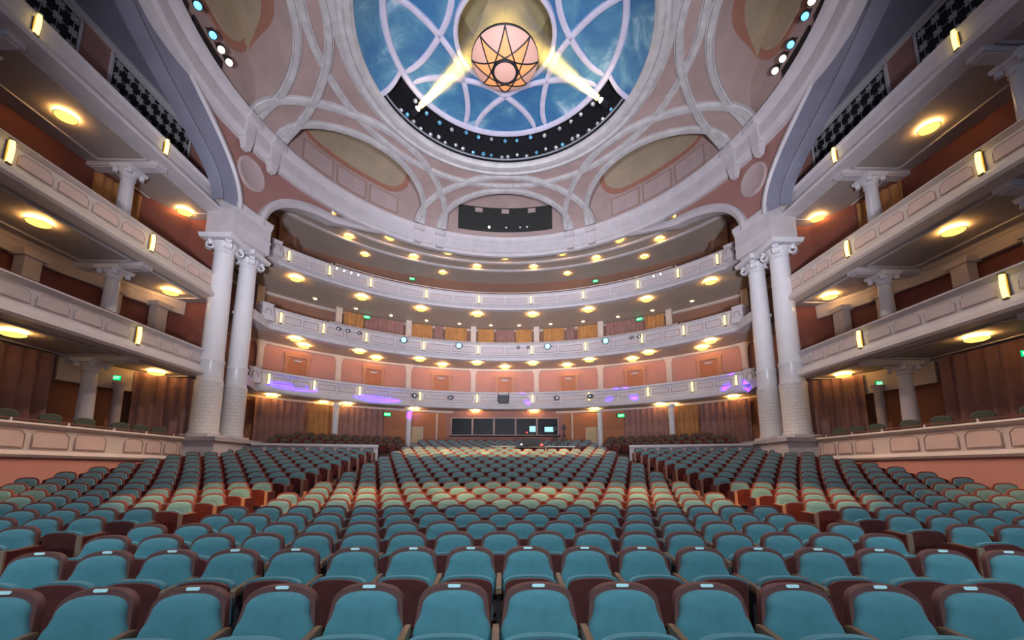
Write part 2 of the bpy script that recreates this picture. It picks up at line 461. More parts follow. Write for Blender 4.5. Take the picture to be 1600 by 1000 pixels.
b = MB(); b.revolve([(5.80, 18.60), (5.74, 18.60), (5.74, 18.66), (5.80, 18.66)], 18, 162, 80, closed=True); b.build('slot_rail', 'lens', slot)
for th in (17, 163):
    b = MB(); rows = []
    s2 = 1 if th == 17 else -1
    for i in range(9):
        u = i / 8; r = 5.9 - 0.98 * u; z = 18.46 + 0.96 * u
        a = (th + s2 * 1.2 * math.sin(math.pi * u)) * D2R; hw2 = 0.10 / r
        rows.append([(r * math.cos(a + q * hw2), r * math.sin(a + q * hw2), z + h) for q, h in ((-1, 0.1), (-1, -.07), (1, -.07), (1, 0.1))])
    b.grid(rows, closed_v=True); b.cap(rows[0]); b.cap(rows[-1]); b.build('slot_end_trim', 'lavender', ceil)
# interlaced ribs of the painted dome (eight arches)
rows = []
for i in range(41):
    a = math.pi * i / 40; r = 4.85 - 2.47 * math.sin(a) ** 0.9; t = (90 + 41.5 * math.cos(a)) * D2R
    rows.append((r, t))
q = MB(); R2 = []
for i, (r, t) in enumerate(rows):
    p = Vector((r * math.cos(t), r * math.sin(t), 19.54))
    r1, t1 = rows[min(i + 1, 40)]; r0, t0 = rows[max(i - 1, 0)]
    T = (Vector((r1 * math.cos(t1), r1 * math.sin(t1), 0)) - Vector((r0 * math.cos(t0), r0 * math.sin(t0), 0))).normalized()
    S = Vector((-T.y, T.x, 0))
    R2.append([p + S * a + Vector((0, 0, c)) for a, c in ((-.12, 0.05), (-.12, -.07), (-.06, -.10), (.06, -.10), (.12, -.07), (.12, 0.05))])
q.grid(R2); me_dr = q.mesh('dome_rib', 'lavender', 50)
for k in range(8): inst('dome_rib', me_dr, ceil, rot=(0, 0, (22.5 + 45 * k) * D2R))
# dark drum the chandelier hangs in
b = MB(); b.revolve([(2.16, 19.52), (2.14, 19.36), (2.02, 19.34), (1.96, 19.4)], 0, 360, 64); b.build('drum_ring', 'lavender', ceil)
b = MB(); b.revolve([(1.96, 19.4), (1.92, 21.2), (0.02, 21.4)], 0, 360, 64); b.build('drum', 'drum', ceil)

# cornice round the ceiling
b = MB(); b.revolve([(12.06, 16.20), (11.80, 16.20), (11.74, 16.34), (11.60, 16.42), (11.56, 16.62), (11.56, 16.98), (11.40, 17.06), (11.30, 17.16), (11.24, 17.30), (11.55, 17.36)], 0, 360, 144)
cornice = tag(b.build('trim_1', 'plaster', loc=(0, YC, 0)), kind='structure')
q = MB(); q.box((0, 11.62, 16.62), (0.46, 0.24, 0.75), 0, 1.1, 1.2); q.box((0, 11.42, 17.14), (0.70, 0.42, 0.3))
me_br = q.mesh('bracket', 'plaster', 0)
q = MB(); q.box((0, 11.68, 15.96), (0.26, 0.26, 0.52), 0, 1.7, 1.5); me_pd = q.mesh('pendant', 'plaster', 0)
for k in range(NL):
    if k in (1, 5):
        for dd in (-3.6, 3.6): inst('pendant', me_pd, cornice, rot=(0, 0, (k + 0.5) * SP * D2R + dd * D2R))
    for dd in (-3.6, 3.6): inst('bracket', me_br, cornice, rot=(0, 0, (k + 0.5) * SP * D2R + dd * D2R))

# wall under the cornice with the arch over the boxes and the arch over the gallery
def z_gal(t): return 13.0 + 2.85 * math.sqrt(max(0, 1 - ((t - 145) / 19.7) ** 2))
def z_gal_in(t): return 13.0 + 2.42 * math.sqrt(max(0, 1 - ((t - 145) / 18.0) ** 2))
def z_box(t): return 13.0 + 4.4 * math.sqrt(max(0, 1 - ((t - 209) / 40.0) ** 2))
def z_box_in(t): return 13.0 + 3.0 * math.sqrt(max(0, 1 - ((t - 209) / 36.0) ** 2))


for s, side in ((-1, 'left'), (1, 'right')):
    def P(r, t, z): a = t * D2R; return (-s * r * math.cos(a), r * math.sin(a), z)
    b = MB(); rows = []
    ts = [145 + 0.5 * i for i in range(39)] + [164.4, 164.69] + [164.71, 166, 168, 169.0, 169.02] + [169.1, 169.4, 170] + [171 + i for i in range(26)]
    for t in ts:
        z0 = z_gal(t) if t < 164.7 else (11.9 if t < 169.01 else z_box(t))
        z0 = min(z0, 16.28)
        rows.append([P(12.0, t, z0 + (16.3 - z0) * j / 4) for j in range(5)])
    b.grid(rows); uw = tag(b.build('wall_' + side, 'pink', loc=(0, YC, 0)), kind='structure')
    # band of the box arch + its reveal
    b = MB(); rows = []
    for i in range(81):
        u = -1 + 2 * i / 80.0; ph = math.pi / 2 * (1 - u)   # 0..pi
        to = 209 - 39.9 * math.cos(ph); zo = 13.0 + 4.4 * math.sin(ph); ti = 209 - 35.9 * math.cos(ph); zi = 13.0 + 3.0 * math.sin(ph)
        rows.append([P(12.02, to, zo), P(11.80, to, zo), P(11.74, to * .8 + ti * .2, zo * .8 + zi * .2), P(11.84, to * .72 + ti * .28, zo * .72 + zi * .28)])
    b.grid(rows); b.build('arch_moulding', 'plaster', uw)
    b = MB(); rows = []
    for i in range(81):
        ph = math.pi * i / 80.0
        to = 209 - 39.9 * math.cos(ph); zo = 13.0 + 4.4 * math.sin(ph); ti = 209 - 35.9 * math.cos(ph); zi = 13.0 + 3.0 * math.sin(ph)
        mix = lambda k: (to * (1 - k) + ti * k, zo * (1 - k) + zi * k)
        rows.append([P(11.84, *mix(.28)), P(11.98, *mix(.5)), P(12.15, *mix(.85)), P(12.10, *mix(.90)), P(12.04, *mix(.96)), P(12.12, *mix(1.0)), P(12.55, *mix(1.02))])
    b.grid(rows); b.build('arch_reveal', 'archblue', uw)
    # band of the gallery arch
    b = MB(); rows = []
    for i in range(33):
        ph = math.pi / 2 * i / 32.0
        to = 145 + 19.65 * math.cos(ph); zo = 13.0 + 2.85 * math.sin(ph); ti = 145 + 17.9 * math.cos(ph); zi = 13.0 + 2.42 * math.sin(ph)
        rows.append([P(12.02, to, zo), P(11.80, to, zo), P(11.76, (to + ti) / 2, (zo + zi) / 2), P(11.86, ti, zi), P(12.4, ti, zi)])
    t0 = 144.9
    for k in range(1, 12):
        t = 145 - k * 5
        if t >= 88: rows.append([P(12.02, t, 16.3), P(11.80, t, 16.28 - .43 * max(0, 1 - k / 3)), P(11.76, t, 16.25 - .6 * max(0, 1 - k / 3)), P(11.86, t, 16.22 - .8 * max(0, 1 - k / 3)), P(12.08, t, 16.22 - .8 * max(0, 1 - k / 3))])
    b.grid(rows); b.build('gallery_arch_moulding', 'plaster', uw)
    # medallion
    q = MB(); q.lathe([(0.0, 0.07), (0.60, 0.07), (0.66, 0.10), (0.74, 0.08), (0.76, 0.0)], 40)
    me = q.mesh('medallion', 'pinkpanel', 40)
    a = 167.2 * D2R
    o = inst('medallion', me, uw, P(12.0, 167.2, 15.1)); o.rotation_euler = Vector((-P(1, 167.2, 0)[0], -P(1, 167.2, 0)[1], 0)).to_track_quat('Z', 'Y').to_euler()
    # pier above the columns: entablature
    b = MB()
    prof = [(13.3, 11.75), (11.93, 11.75), (11.93, 12.25), (11.88, 12.28), (11.88, 12.40), (11.93, 12.44), (11.93, 12.95), (11.87, 13.02), (11.80, 13.16), (11.80, 13.30), (13.3, 13.34)]
    rows = [[P(r, t, z) for r, z in prof] for t in [161.0 + 9.4 * i / 10 for i in range(11)]]
    b.grid(rows, closed_v=True); b.cap(rows[0]); b.cap(rows[-1])
    tag(b.build('trim_2' if s < 0 else 'trim_3', 'plaster', loc=(0, YC, 0)), kind='structure')
    # flat ceiling over the top boxes and their back wall
    b = MB(); b.box((s * 14.6, 10.5, 16.75), (4.6, 17.0, 0.2)); tag(b.build('ceiling', 'archblue'), kind='structure')
    b = MB(); b.box((s * 14.2, 10.0, 15.1), (0.2, 15.6, 3.4)); b.box((s * 13.4, 17.2, 14.9), (1.8, 0.2, 3.4)); tag(b.build('wall_' + side, 'pink'), kind='structure')
    b = MB(); b.box((s * 14.05, 10.0, 16.6), (0.25, 15.2, 0.16)); tag(b.build('trim_4' if s < 0 else 'trim_5', 'plaster'), kind='structure')

# gallery ceiling behind the cornice
b = MB(); b.revolve([(11.7, 17.42), (20.5, 17.42)], 8, 172, 80); gc = tag(b.build('ceiling', 'litsoffit', loc=(0, YC, 0)), kind='structure')
for r in (13.2, 14.93, 16.17):
    b = MB(); b.revolve([(r - .12, 17.42), (r - .12, 17.32), (r, 17.28), (r + .12, 17.36), (r + .12, 17.42)], 12, 168, 80); b.build('moulding', 'plaster', gc)

# ------------------------------------------------------------------ big paired columns
def big_column(x, y, r, label):
    t = tag(empty('column', (x, y, 2.95)), label, 'column', 'paired columns beside the side boxes')
    q = MB(); q.box((0, 0, 0.05), (2.6 * r, 2.6 * r, 0.14)); q.build('plinth', 'plaster', t, smooth=0)
    q = MB(); q.lathe([(r * 1.28, .12), (r * 1.30, .2), (r * 1.20, .28), (r * 1.18, 2.30), (r * 1.20, 2.36), (r * 1.10, 2.42)], 36); q.build('lower_shaft', 'scored', t)
    q = MB(); q.lathe([(r * 1.10, 2.40), (r * 1.06, 3.16), (r * 1.12, 3.20), (r * 1.12, 3.27), (r * 1.02, 3.31), (r * 1.0, 3.4), (r * 0.97, 5.5), (r * 0.88, 8.0), (r * .92, 8.03), (r * .92, 8.08), (r * .86, 8.11)], 36); q.build('shaft', 'column', t)
    q = MB(); q.lathe([(r * .86, 8.1), (r * .90, 8.25), (r * 1.1, 8.42), (r * 1.2, 8.55)], 28); q.box((0, 0, 8.70), (r * 3.1, r * 3.1, 0.18), 0, 1.08, 1.08); cap = q.build('capital', 'column', t)
    for ax in (-1, 1):
        for ay in (-1, 1):
            q = MB(); n = 18; rows = []
            d = Vector((ax, ay, 0)).normalized(); sd = Vector((-d.y, d.x, 0))
            for i in range(n + 1):
                a = i / n * 2.3 * math.pi; rr = r * (0.56 - 0.045 * a)
                c = d * (r * 1.34) + Vector((0, 0, 8.36)); p = c + d * (rr * math.cos(a + 1.2)) + Vector((0, 0, rr * math.sin(a + 1.2)))
                wd = r * .30
                ins = c + (p - c) * 0.55
                rows.append([p - sd * wd, p + sd * wd, ins + sd * wd * .8, ins - sd * wd * .8])
            q.grid(rows, closed_v=True); q.cap(rows[0]); q.cap(rows[-1]); q.build('volute', 'column', cap, smooth=50)
    return t


for s, side in ((-1, 'left'), (1, 'right')):
    big_column(s * 12.45, 17.0, 0.43, 'tall white column at the end of the %s boxes, nearer of its pair' % side)
    big_column(s * 12.25, 18.35, 0.40, 'tall bluish white column beside the rear balconies on the %s' % side)


# ------------------------------------------------------------------ lamps
q = MB(); q.lathe([(0.0, -.19), (.10, -.186), (.20, -.168), (.27, -.135), (.30, -.10), (.285, -.085)], 24); ME_GLASS = q.mesh('glass_bowl', 'lamp')
q = MB(); q.lathe([(.285, -.105), (.315, -.11), (.318, -.095), (.29, -.09)], 24); q.lathe([(.05, -.07), (.05, 0)], 8); ME_BRIM = q.mesh('brim', 'bronze')
q = MB(); q.lathe([(.06, -.06), (.27, -.082), (.285, -.07), (.06, -.03)], 20); ME_BULB = q.mesh('bulb_ring', 'bulb')
q = MB(); q.lathe([(0.0, -.03), (.06, -.028), (.085, -.01), (.085, .0)], 12); ME_DOWN = q.mesh('glass_bowl', 'lampsmall')
q = MB(); q.lathe([(.085, 0), (.085, -.015), (.12, -.012), (.12, 0)], 12); ME_DRIM = q.mesh('brim', 'bronze')


def ceiling_lamp(loc, label, group, scale=1.0, small=False):
    t = tag(empty('ceiling_lamp', loc), label, 'lamp', group)
    inst('glass_bowl', ME_DOWN if small else ME_GLASS, t, scale=(scale,) * 3)
    if not small: inst('bulb_ring', ME_BULB, t, scale=(scale,) * 3)
    inst('brim', ME_DRIM if small else ME_BRIM, t, scale=(scale,) * 3)
    return t


q = MB(); rows = []
for i in range(9):
    z = -.32 + .64 * i / 8; bow = 0.03 * (1 - (2 * i / 8 - 1) ** 2)
    rows.append([(0.058 * math.cos(a), -0.09 * math.sin(a) - bow, z) for a in [math.pi * j / 8 for j in range(9)]])
q.grid(rows); q.cap(rows[0][::-1]); q.cap(rows[-1]); ME_SC = q.mesh('glass', 'sconce')
q = MB(); q.box((0, 0.0, 0.335), (.14, .14, .03)); q.box((0, 0.0, -.335), (.13, .14, .03)); q.box((0, .03, 0), (.14, .05, .69)); ME_SCB = q.mesh('bracket', 'bronze', 0)


def sconce(loc, rz, label, group, scale=1.0):
    t = tag(empty('wall_sconce', loc, rz), label, 'sconce', group)
    inst('glass', ME_SC, t, scale=(scale,) * 3); inst('bracket', ME_SCB, t, scale=(scale,) * 3)
    return t


# ------------------------------------------------------------------ rear balconies
def parapet_prof(R, zb, zt):
    return [(R + .22, zt), (R - .10, zt), (R - .13, zt - .05), (R - .10, zt - .09), (R - .02, zt - .13), (R, zt - .17), (R, zb + .46), (R - .05, zb + .42), (R - .12, zb + .38),
            (R - .15, zb + .26), (R - .22, zb + .20), (R - .24, zb + .08), (R - .20, zb), (R + .22, zb)]


TIERS = [('lowest', 16.0, 5.68, 6.80, 17.5), ('middle', 15.2, 8.83, 10.05, 17.6), ('top', 14.9, 12.28, 13.45, 18.9)]
SC_A = [-51.7, -43.2, -33.9, -20.4, -6.8, 6.8, 20.4, 33.9, 43.2, 51.7]
for ti, (nm, R, zb, zt, rw) in enumerate(TIERS):
    t = tag(empty('rear_balcony', (0, YO, zb)), 'curved white plaster %s balcony sweeping across the back of the auditorium' % nm, 'balcony', 'curved rear balconies')
    q = MB(); q.revolve([(r, z - zb) for r, z in parapet_prof(R, zb, zt)], 35.4, 144.6, 90, closed=True, caps=True); par = q.build('parapet', 'plaster', t)
    q = MB(); q.revolve([(R - .1, 0.02), (rw + .3, 0.02), (rw + .3, .2), (R + .3, .2)], 30, 150, 80); sf = q.build('soffit', 'litsoffit', t)
    q = MB(); q.revolve([(rw - .12, 0.02), (rw - .12, -.10), (rw, -.14)], 30, 150, 80); q.build('soffit_moulding', 'cream', sf)
    q = MB(); q.revolve([(R - .06, zt - zb), (R - .06, zt - zb + .06), (R + .10, zt - zb + .06), (R + .10, zt - zb)], 35.8, 144.2, 90); q.build('rail', 'plaster' if ti == 0 else 'rail', t)
    # panels, two to a bay
    for i in range(9):
        a, e = SC_A[i], SC_A[i + 1]; m = 0.9; w2 = (e - a - 2 * m - .5) / 2
        q = frame_patch(R, -w2 / 2, w2 / 2, .55, zt - zb - .24, .035, .015, 6); q.mi = 1
        q.revolve([(R, .585), (R - .008, .585), (R - .008, zt - zb - .275), (R, zt - zb - .275)], 90 - w2 / 2 + .12, 90 + w2 / 2 - .12, 6, closed=True)
        me = q.mesh('panel', ['groove' if ti < 2 else 'pinkpanel', 'fascia'], 0)
        for c in (a + m + w2 / 2, e - m - w2 / 2): inst('panel', me, par, rot=(0, 0, c * D2R))
    for s in (-1, 1):
        th = (90 - s * 54.6) * D2R; ex, ey = R * math.cos(th), R * math.sin(th)
        q = MB(); q.box((ex, ey, (zt - zb) / 2 + .18), (.95, .62, zt - zb - .34), th, .62, .8); q.box((ex, ey, zt - zb + .02), (.66, .56, .09), th); ped = q.build('end_pedestal', 'plaster', t, smooth=0)
        # arched panel on the pedestal
        q = MB(); f = Vector((-math.cos(th), -math.sin(th), 0)); sd = Vector((-f.y, f.x, 0)); cpos = Vector((ex, ey, 0)) + f * .40
        pts = [cpos + sd * a + Vector((0, 0, z)) for a, z in ((-.16, .5), (-.14, .8), (-.10, .93), (0, .98), (.10, .93), (.14, .8), (.16, .5))]
        q.tube(pts, .022, 5); q.build('arched_panel', 'groove', ped)
        # low link wall and brown rails to the column
        c0 = Vector((ex, ey - YO * 0, 0)); c1 = Vector((s * 12.3, 18.4 - YO, 0)); mid = (c0 + c1) / 2; dl = c1 - c0
        ang = math.atan2(dl.y, dl.x)
        q = MB(); q.box((mid.x, mid.y, .24), (dl.length + .5, .5, .46), ang); q.box((mid.x, mid.y, .02), (dl.length + .6, .62, .12), ang); q.build('link_wall', 'plaster', t, smooth=0)
        if ti < 2:
            for z in (.62, .76, .90, 1.04):
                q = MB(); q.tube([c0 + Vector((0, 0, z)), c1 + Vector((0, 0, z))], .024, 6); q.build('rail_bar', 'rail', t)
        else:
            q = MB(); q.box((mid.x, mid.y, .80), (dl.length + .3, .10, .70), ang); q.build('link_screen', 'brownwall', t, smooth=0)
    for i, a in enumerate(SC_A):
        th = (90 - a) * D2R; zz = zb + .46 + (zt - zb - .6) / 2
        sconce(((R - .06) * math.cos(th), YO + (R - .06) * math.sin(th), zz), th - math.pi / 2, 'upright yellow sconce on the %s rear balcony front, %s from the left' % (nm, ORD[i + 1]), 'sconces on the rear balcony fronts', .86)

    if ti:
        pt = tag(empty('lighting_pipe', (0, YO, zt)), 'thin pale pipe for stage lights along the %s rear balcony front' % nm, 'pipe', 'lighting pipes on the rear balconies')
        q = MB(); q.tube([((R - .42) * math.cos((90 - a) * D2R), (R - .42) * math.sin((90 - a) * D2R), -.06) for a in np.linspace(-42.5, 42.5, 60)], .028, 6); q.build('pipe', 'cream', pt)
        for a in SC_A[1:-1]:
            th = (90 - a) * D2R; q = MB(); q.tube([((R - .10) * math.cos(th), (R - .10) * math.sin(th), -.16), ((R - .42) * math.cos(th), (R - .42) * math.sin(th), -.06)], .03, 6); q.build('bracket_arm', 'cream', pt)


def lamp_row(r, degs, z, where, yc=YO, small=False, scale=1.0):
    degs = sorted(degs)
    for i, a in enumerate(degs):
        th = (90 - a) * D2R
        ceiling_lamp((r * math.cos(th), yc + r * math.sin(th), z), '%s ceiling lamp %s, %s from the left' % ('small warm' if small else 'round yellow', where, ORD[i + 1]), 'ceiling lamps ' + where, scale, small)


pm = lambda l: [-x for x in l if x] + list(l)
lamp_row(15.55, pm([7.05, 21.1, 35, 48.9]), 12.30, 'under the top rear balcony')
lamp_row(17.7, pm([3.4, 11, 18.7, 26.7, 34.3, 42.5]), 12.29, 'along the back under the top balcony', small=True, scale=1.3)
lamp_row(15.6, pm([7.0, 21, 34.8, 47.9]), 8.85, 'under the middle rear balcony edge')
lamp_row(16.6, pm([0, 15.1, 30.2, 45]), 8.85, 'near the doors under the middle balcony')
lamp_row(16.6, pm([7.05, 21.2, 35.7, 50]), 5.70, 'under the lowest rear balcony')
lamp_row(17.0, [-40.0, -21.5, 21.0, 38.0], 5.70, 'deeper under the lowest rear balcony', scale=.8)
lamp_row(14.05, pm([0, 17.4, 34.3, 51]), 17.44, 'in the front row of the gallery ceiling', YC, scale=.85)
lamp_row(15.65, pm([8.2, 26, 43]), 17.44, 'in the second row of the gallery ceiling', YC, scale=.85)
lamp_row(17.3, pm([17, 37]), 17.44, 'in the last row of the gallery ceiling', YC, scale=.8)
# small recessed lights in the gallery ceiling far back
# ------------------------------------------------------------------ level walls: doors, pilasters, curtains
def curtain(pts, z0, z1, amp, wl, m, parent=None, name='curtain', loc=None):
    """hanging folds along a ground path"""
    P = [Vector((p[0], p[1], 0)) for p in pts]; q = MB(); rows = []; dist = 0; out = []
    for i in range(len(P) - 1):
        L = (P[i + 1] - P[i]).length; n = max(2, int(L / (wl / 7)))
        T = (P[i + 1] - P[i]) / L; N = Vector((-T.y, T.x, 0))
        for j in range(n + (1 if i == len(P) - 2 else 0)):
            out.append((P[i] + T * (L * j / n), N, dist + L * j / n))
        dist += L
    ph = random.random() * 6
    for p, N, d in out:
        o1 = amp * (math.sin(2 * math.pi * d / wl + ph) + .35 * math.sin(2 * math.pi * d / (wl * 1.9) + 1 + ph)); o2 = o1 * .55
        rows.append([p + N * (o2 + (o1 - o2) * k / 3) + Vector((0, 0, z1 + (z0 - z1) * k / 3)) for k in range(4)])
    q.grid(rows); return q.build(name, m, parent, loc=loc, smooth=80)


def arc(r, a0, a1, n=8, yc=YO): return [(r * math.cos((a0 + (a1 - a0) * i / n) * D2R), yc + r * math.sin((a0 + (a1 - a0) * i / n) * D2R)) for i in range(n + 1)]


PIL = [-51.6, -37.2, -22.4, -7.5, 7.5, 22.4, 37.2, 51.6]
# pilasters with curved brackets (level 1), straight (level 2)
q = MB(); rows = []
for z, w2 in ((0, .17), (2.3, .17), (2.5, .18), (2.7, .23), (2.85, .32), (2.95, .42)):
    rows.append([(-w2, 0, z), (-w2, -.14, z), (w2, -.14, z), (w2, 0, z)])
q.grid(rows, closed_v=True); ME_PIL = q.mesh('pilaster', 'cream', 30)
q = MB(); q.box((0, -.1, 1.75), (.40, .24, 3.5)); ME_PIL2 = q.mesh('pilaster', 'cream', 0)
for a in PIL:
    th = (90 - a) * D2R
    inst('pilaster', ME_PIL, wall1, (17.58 * math.cos(th), YO + 17.58 * math.sin(th), 5.9), (0, 0, th - math.pi / 2))
    inst('pilaster', ME_PIL2, wall2, (18.4 * math.cos(th), YO + 18.4 * math.sin(th), 9.0), (0, 0, th - math.pi / 2))
q = MB(); q.box((0, -.03, 1.05), (.98, .06, 2.1)); ME_DOOR = q.mesh('door_leaf', 'door', 0)
q = MB(); q.box((-.60, -.05, 1.12), (.2, .12, 2.24)); q.box((.60, -.05, 1.12), (.2, .12, 2.24)); q.box((0, -.05, 2.32), (1.5, .14, .22)); ME_DF = q.mesh('door_frame', 'doorframe', 0)
q = MB(); q.box((.36, -.09, 1.0), (.05, .06, .22)); ME_DH = q.mesh('door_handle', 'brass', 0)
q = MB(); q.box((0, -.10, 2.0), (.42, .10, .09)); ME_DC = q.mesh('door_closer', 'plaster', 0)
for i, a in enumerate([-45, -30, -15, 0, 15, 30, 45]):
    th = (90 - a) * D2R
    d = tag(empty('door_%d' % (i + 1), (17.57 * math.cos(th), YO + 17.57 * math.sin(th), 6.02), th - math.pi / 2), kind='structure')
    inst('door_leaf', ME_DOOR, d); inst('door_frame', ME_DF, d); inst('door_handle', ME_DH, d); inst('door_closer', ME_DC, d)
cn = 0
for i, (a0, a1, m) in enumerate([(36, 32, 'litcurtain'), (31.6, 23.4, 'curtain'), (21.6, 17, 'litcurtain'), (16.4, 14.4, 'curtain'), (6.4, 2.6, 'litcurtain'), (2.2, -2.2, 'curtain'), (-2.6, -6.4, 'litcurtain'),
                  (-14.4, -16.4, 'curtain'), (-17, -21.6, 'litcurtain'), (-23.4, -31.6, 'curtain'), (-32, -36, 'litcurtain'), (14, 9, 'litcurtain'), (-9, -14, 'litcurtain')]):
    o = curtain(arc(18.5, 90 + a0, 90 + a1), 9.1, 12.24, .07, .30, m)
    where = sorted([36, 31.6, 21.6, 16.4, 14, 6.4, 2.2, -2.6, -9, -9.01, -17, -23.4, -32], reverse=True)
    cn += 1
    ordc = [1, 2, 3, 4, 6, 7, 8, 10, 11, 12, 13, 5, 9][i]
    tag(o, '%s curtain behind the middle rear balcony, %s from the left' % ('lamplight-tinted amber' if m == 'litcurtain' else 'dim plum brown', ORD[ordc]), 'curtain', 'curtains behind the middle balcony')
# orchestra level back: curtains each side, booth in the middle
for s, side in ((-1, 'left'), (1, 'right')):
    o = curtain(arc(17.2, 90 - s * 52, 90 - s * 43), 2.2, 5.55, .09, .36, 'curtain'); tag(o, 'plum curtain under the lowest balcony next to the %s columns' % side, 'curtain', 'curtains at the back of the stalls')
    o = curtain(arc(17.15, 90 - s * 42.5, 90 - s * 38.5), 2.2, 5.55, .08, .30, 'litcurtain'); tag(o, 'amber lit curtain under the lowest balcony on the %s' % side, 'curtain', 'curtains at the back of the stalls')
    o = curtain(arc(17.2, 90 - s * 37, 90 - s * 27.5), 2.2, 5.55, .07, .36, 'curtain'); tag(o, 'plum curtain beside the %s exit under the lowest balcony' % side, 'curtain', 'curtains at the back of the stalls')
    for k, a in enumerate((37.6, 22.2)):
        th = (90 - s * a) * D2R; rr = 16.9
        t = tag(empty('pillar', (rr * math.cos(th), YO + rr * math.sin(th), 2.2)), 'slim white pillar under the lowest balcony, %s of the two on the %s' % ('outer' if k == 0 else 'inner', side), 'pillar', 'slim pillars under the lowest balcony')
        q = MB(); q.lathe([(.23, 0), (.23, .12), (.20, .16), (.18, 3.2)], 18); q.build('shaft', 'column', t)
        q = MB(); q.lathe([(.18, 3.2), (.22, 3.26), (.27, 3.38), (.27, 3.48)], 18); q.build('capital', 'column', t)
    th = (90 - s * 20.6) * D2R
    t = tag(empty('notice_board', (17.38 * math.cos(th), YO + 17.38 * math.sin(th), 3.2), th - math.pi / 2), 'pale notice board on the orange wall right behind the %s inner pillar' % side, 'board')
    q = MB(); q.box((0, 0, .62), (1.0, .04, 1.25)); q.build('sheet', 'poster', t, smooth=0)
    q = MB(); q.box((0, -.01, 1.28), (1.1, .07, .06)); q.box((0, -.01, -.02), (1.1, .07, .06)); q.box((-.53, -.01, .63), (.06, .07, 1.3)); q.box((.53, -.01, .63), (.06, .07, 1.3)); q.build('frame', 'cream', t, smooth=0)
# control booth
q = MB()
for (x0, x1, z0, z1) in ((-4.75, 4.75, 2.0, 4.02), (-4.75, 4.75, 5.2, 5.72), (-4.75, -3.78, 4.02, 5.2), (3.78, 4.75, 4.02, 5.2)):
    q.box(((x0 + x1) / 2, 28.55, (z0 + z1) / 2), (x1 - x0, .3, z1 - z0))
booth = tag(q.build('wall_back', 'pink', smooth=0), kind='structure')
q = MB(); q.box((0, 29.6, 4.6), (7.8, .1, 1.6)); q.box((0, 29.0, 3.95), (7.8, 1.2, .1)); q.build('booth_interior', 'dark', booth, smooth=0)
for x in (-4.8, 4.8):
    q = MB(); q.box((x, 28.36, 3.85), (.26, .26, 3.7)); q.build('corner_post', 'cream', booth, smooth=0)
for i in range(5):
    x = -3.02 + 1.51 * i
    wn = tag(empty('window_%d' % (i + 1), (x, 28.48, 4.03)), kind='structure')
    q = MB(); q.box((0, 0.02, .58), (1.40, .02, 1.14)); q.build('pane', 'glass', wn, smooth=0)
    q = MB(); q.box((-.73, -.02, .58), (.07, .14, 1.2)); q.box((.73, -.02, .58), (.07, .14, 1.2)); q.box((0, -.02, 1.19), (1.52, .14, .06)); q.box((0, -.02, -.02), (1.52, .16, .06)); q.build('window_frame', 'pinkpanel', wn, smooth=0)
for x, z, w2, h, m, lab in ((1.95, 4.45, .42, .40, 'screen', 'lit monitor behind the fourth booth window, beside a red light'), (3.10, 4.42, .62, .34, 'screen', 'lit monitor behind the rightmost booth window')):
    t = tag(empty('monitor', (x, 28.38, z)), lab, 'monitor', 'monitors in the control booth')
    q = MB(); q.box((0, 0, 0), (w2, .02, h)); q.build('screen', m, t, smooth=0)
    q = MB(); q.box((0, .03, 0), (w2 + .05, .04, h + .05)); q.box((0, .03, -h / 2 - .1), (.06, .05, .2)); q.build('casing', 'black', t, smooth=0)
q = MB(); q.lathe([(0, -.05), (.05, -.03), (.06, 0), (.05, .03), (0, .05)], 12); tag(q.build('indicator_lamp', 'redled', loc=(1.55, 28.36, 4.2)), 'small red light in the fourth booth window', 'light')

# ------------------------------------------------------------------ side boxes
SY = [5.2, 9.4, 13.6, 16.95]


def side_prof(zb, zt, flat=False):
    if flat:
        return [(.5, zt), (-.04, zt), (-.10, zt - .05), (-.06, zt - .12), (0, zt - .16), (0, zb + .30), (-.08, zb + .24), (-.14, zb + .08), (-.10, zb), (.5, zb)]
    return [(.3, zt), (-.08, zt), (-.11, zt - .05), (-.06, zt - .10), (.0, zt - .14), (.03, zb + .44), (-.05, zb + .40), (-.10, zb + .30), (-.20, zb + .22), (-.24, zb + .08), (-.18, zb), (.3, zb)]


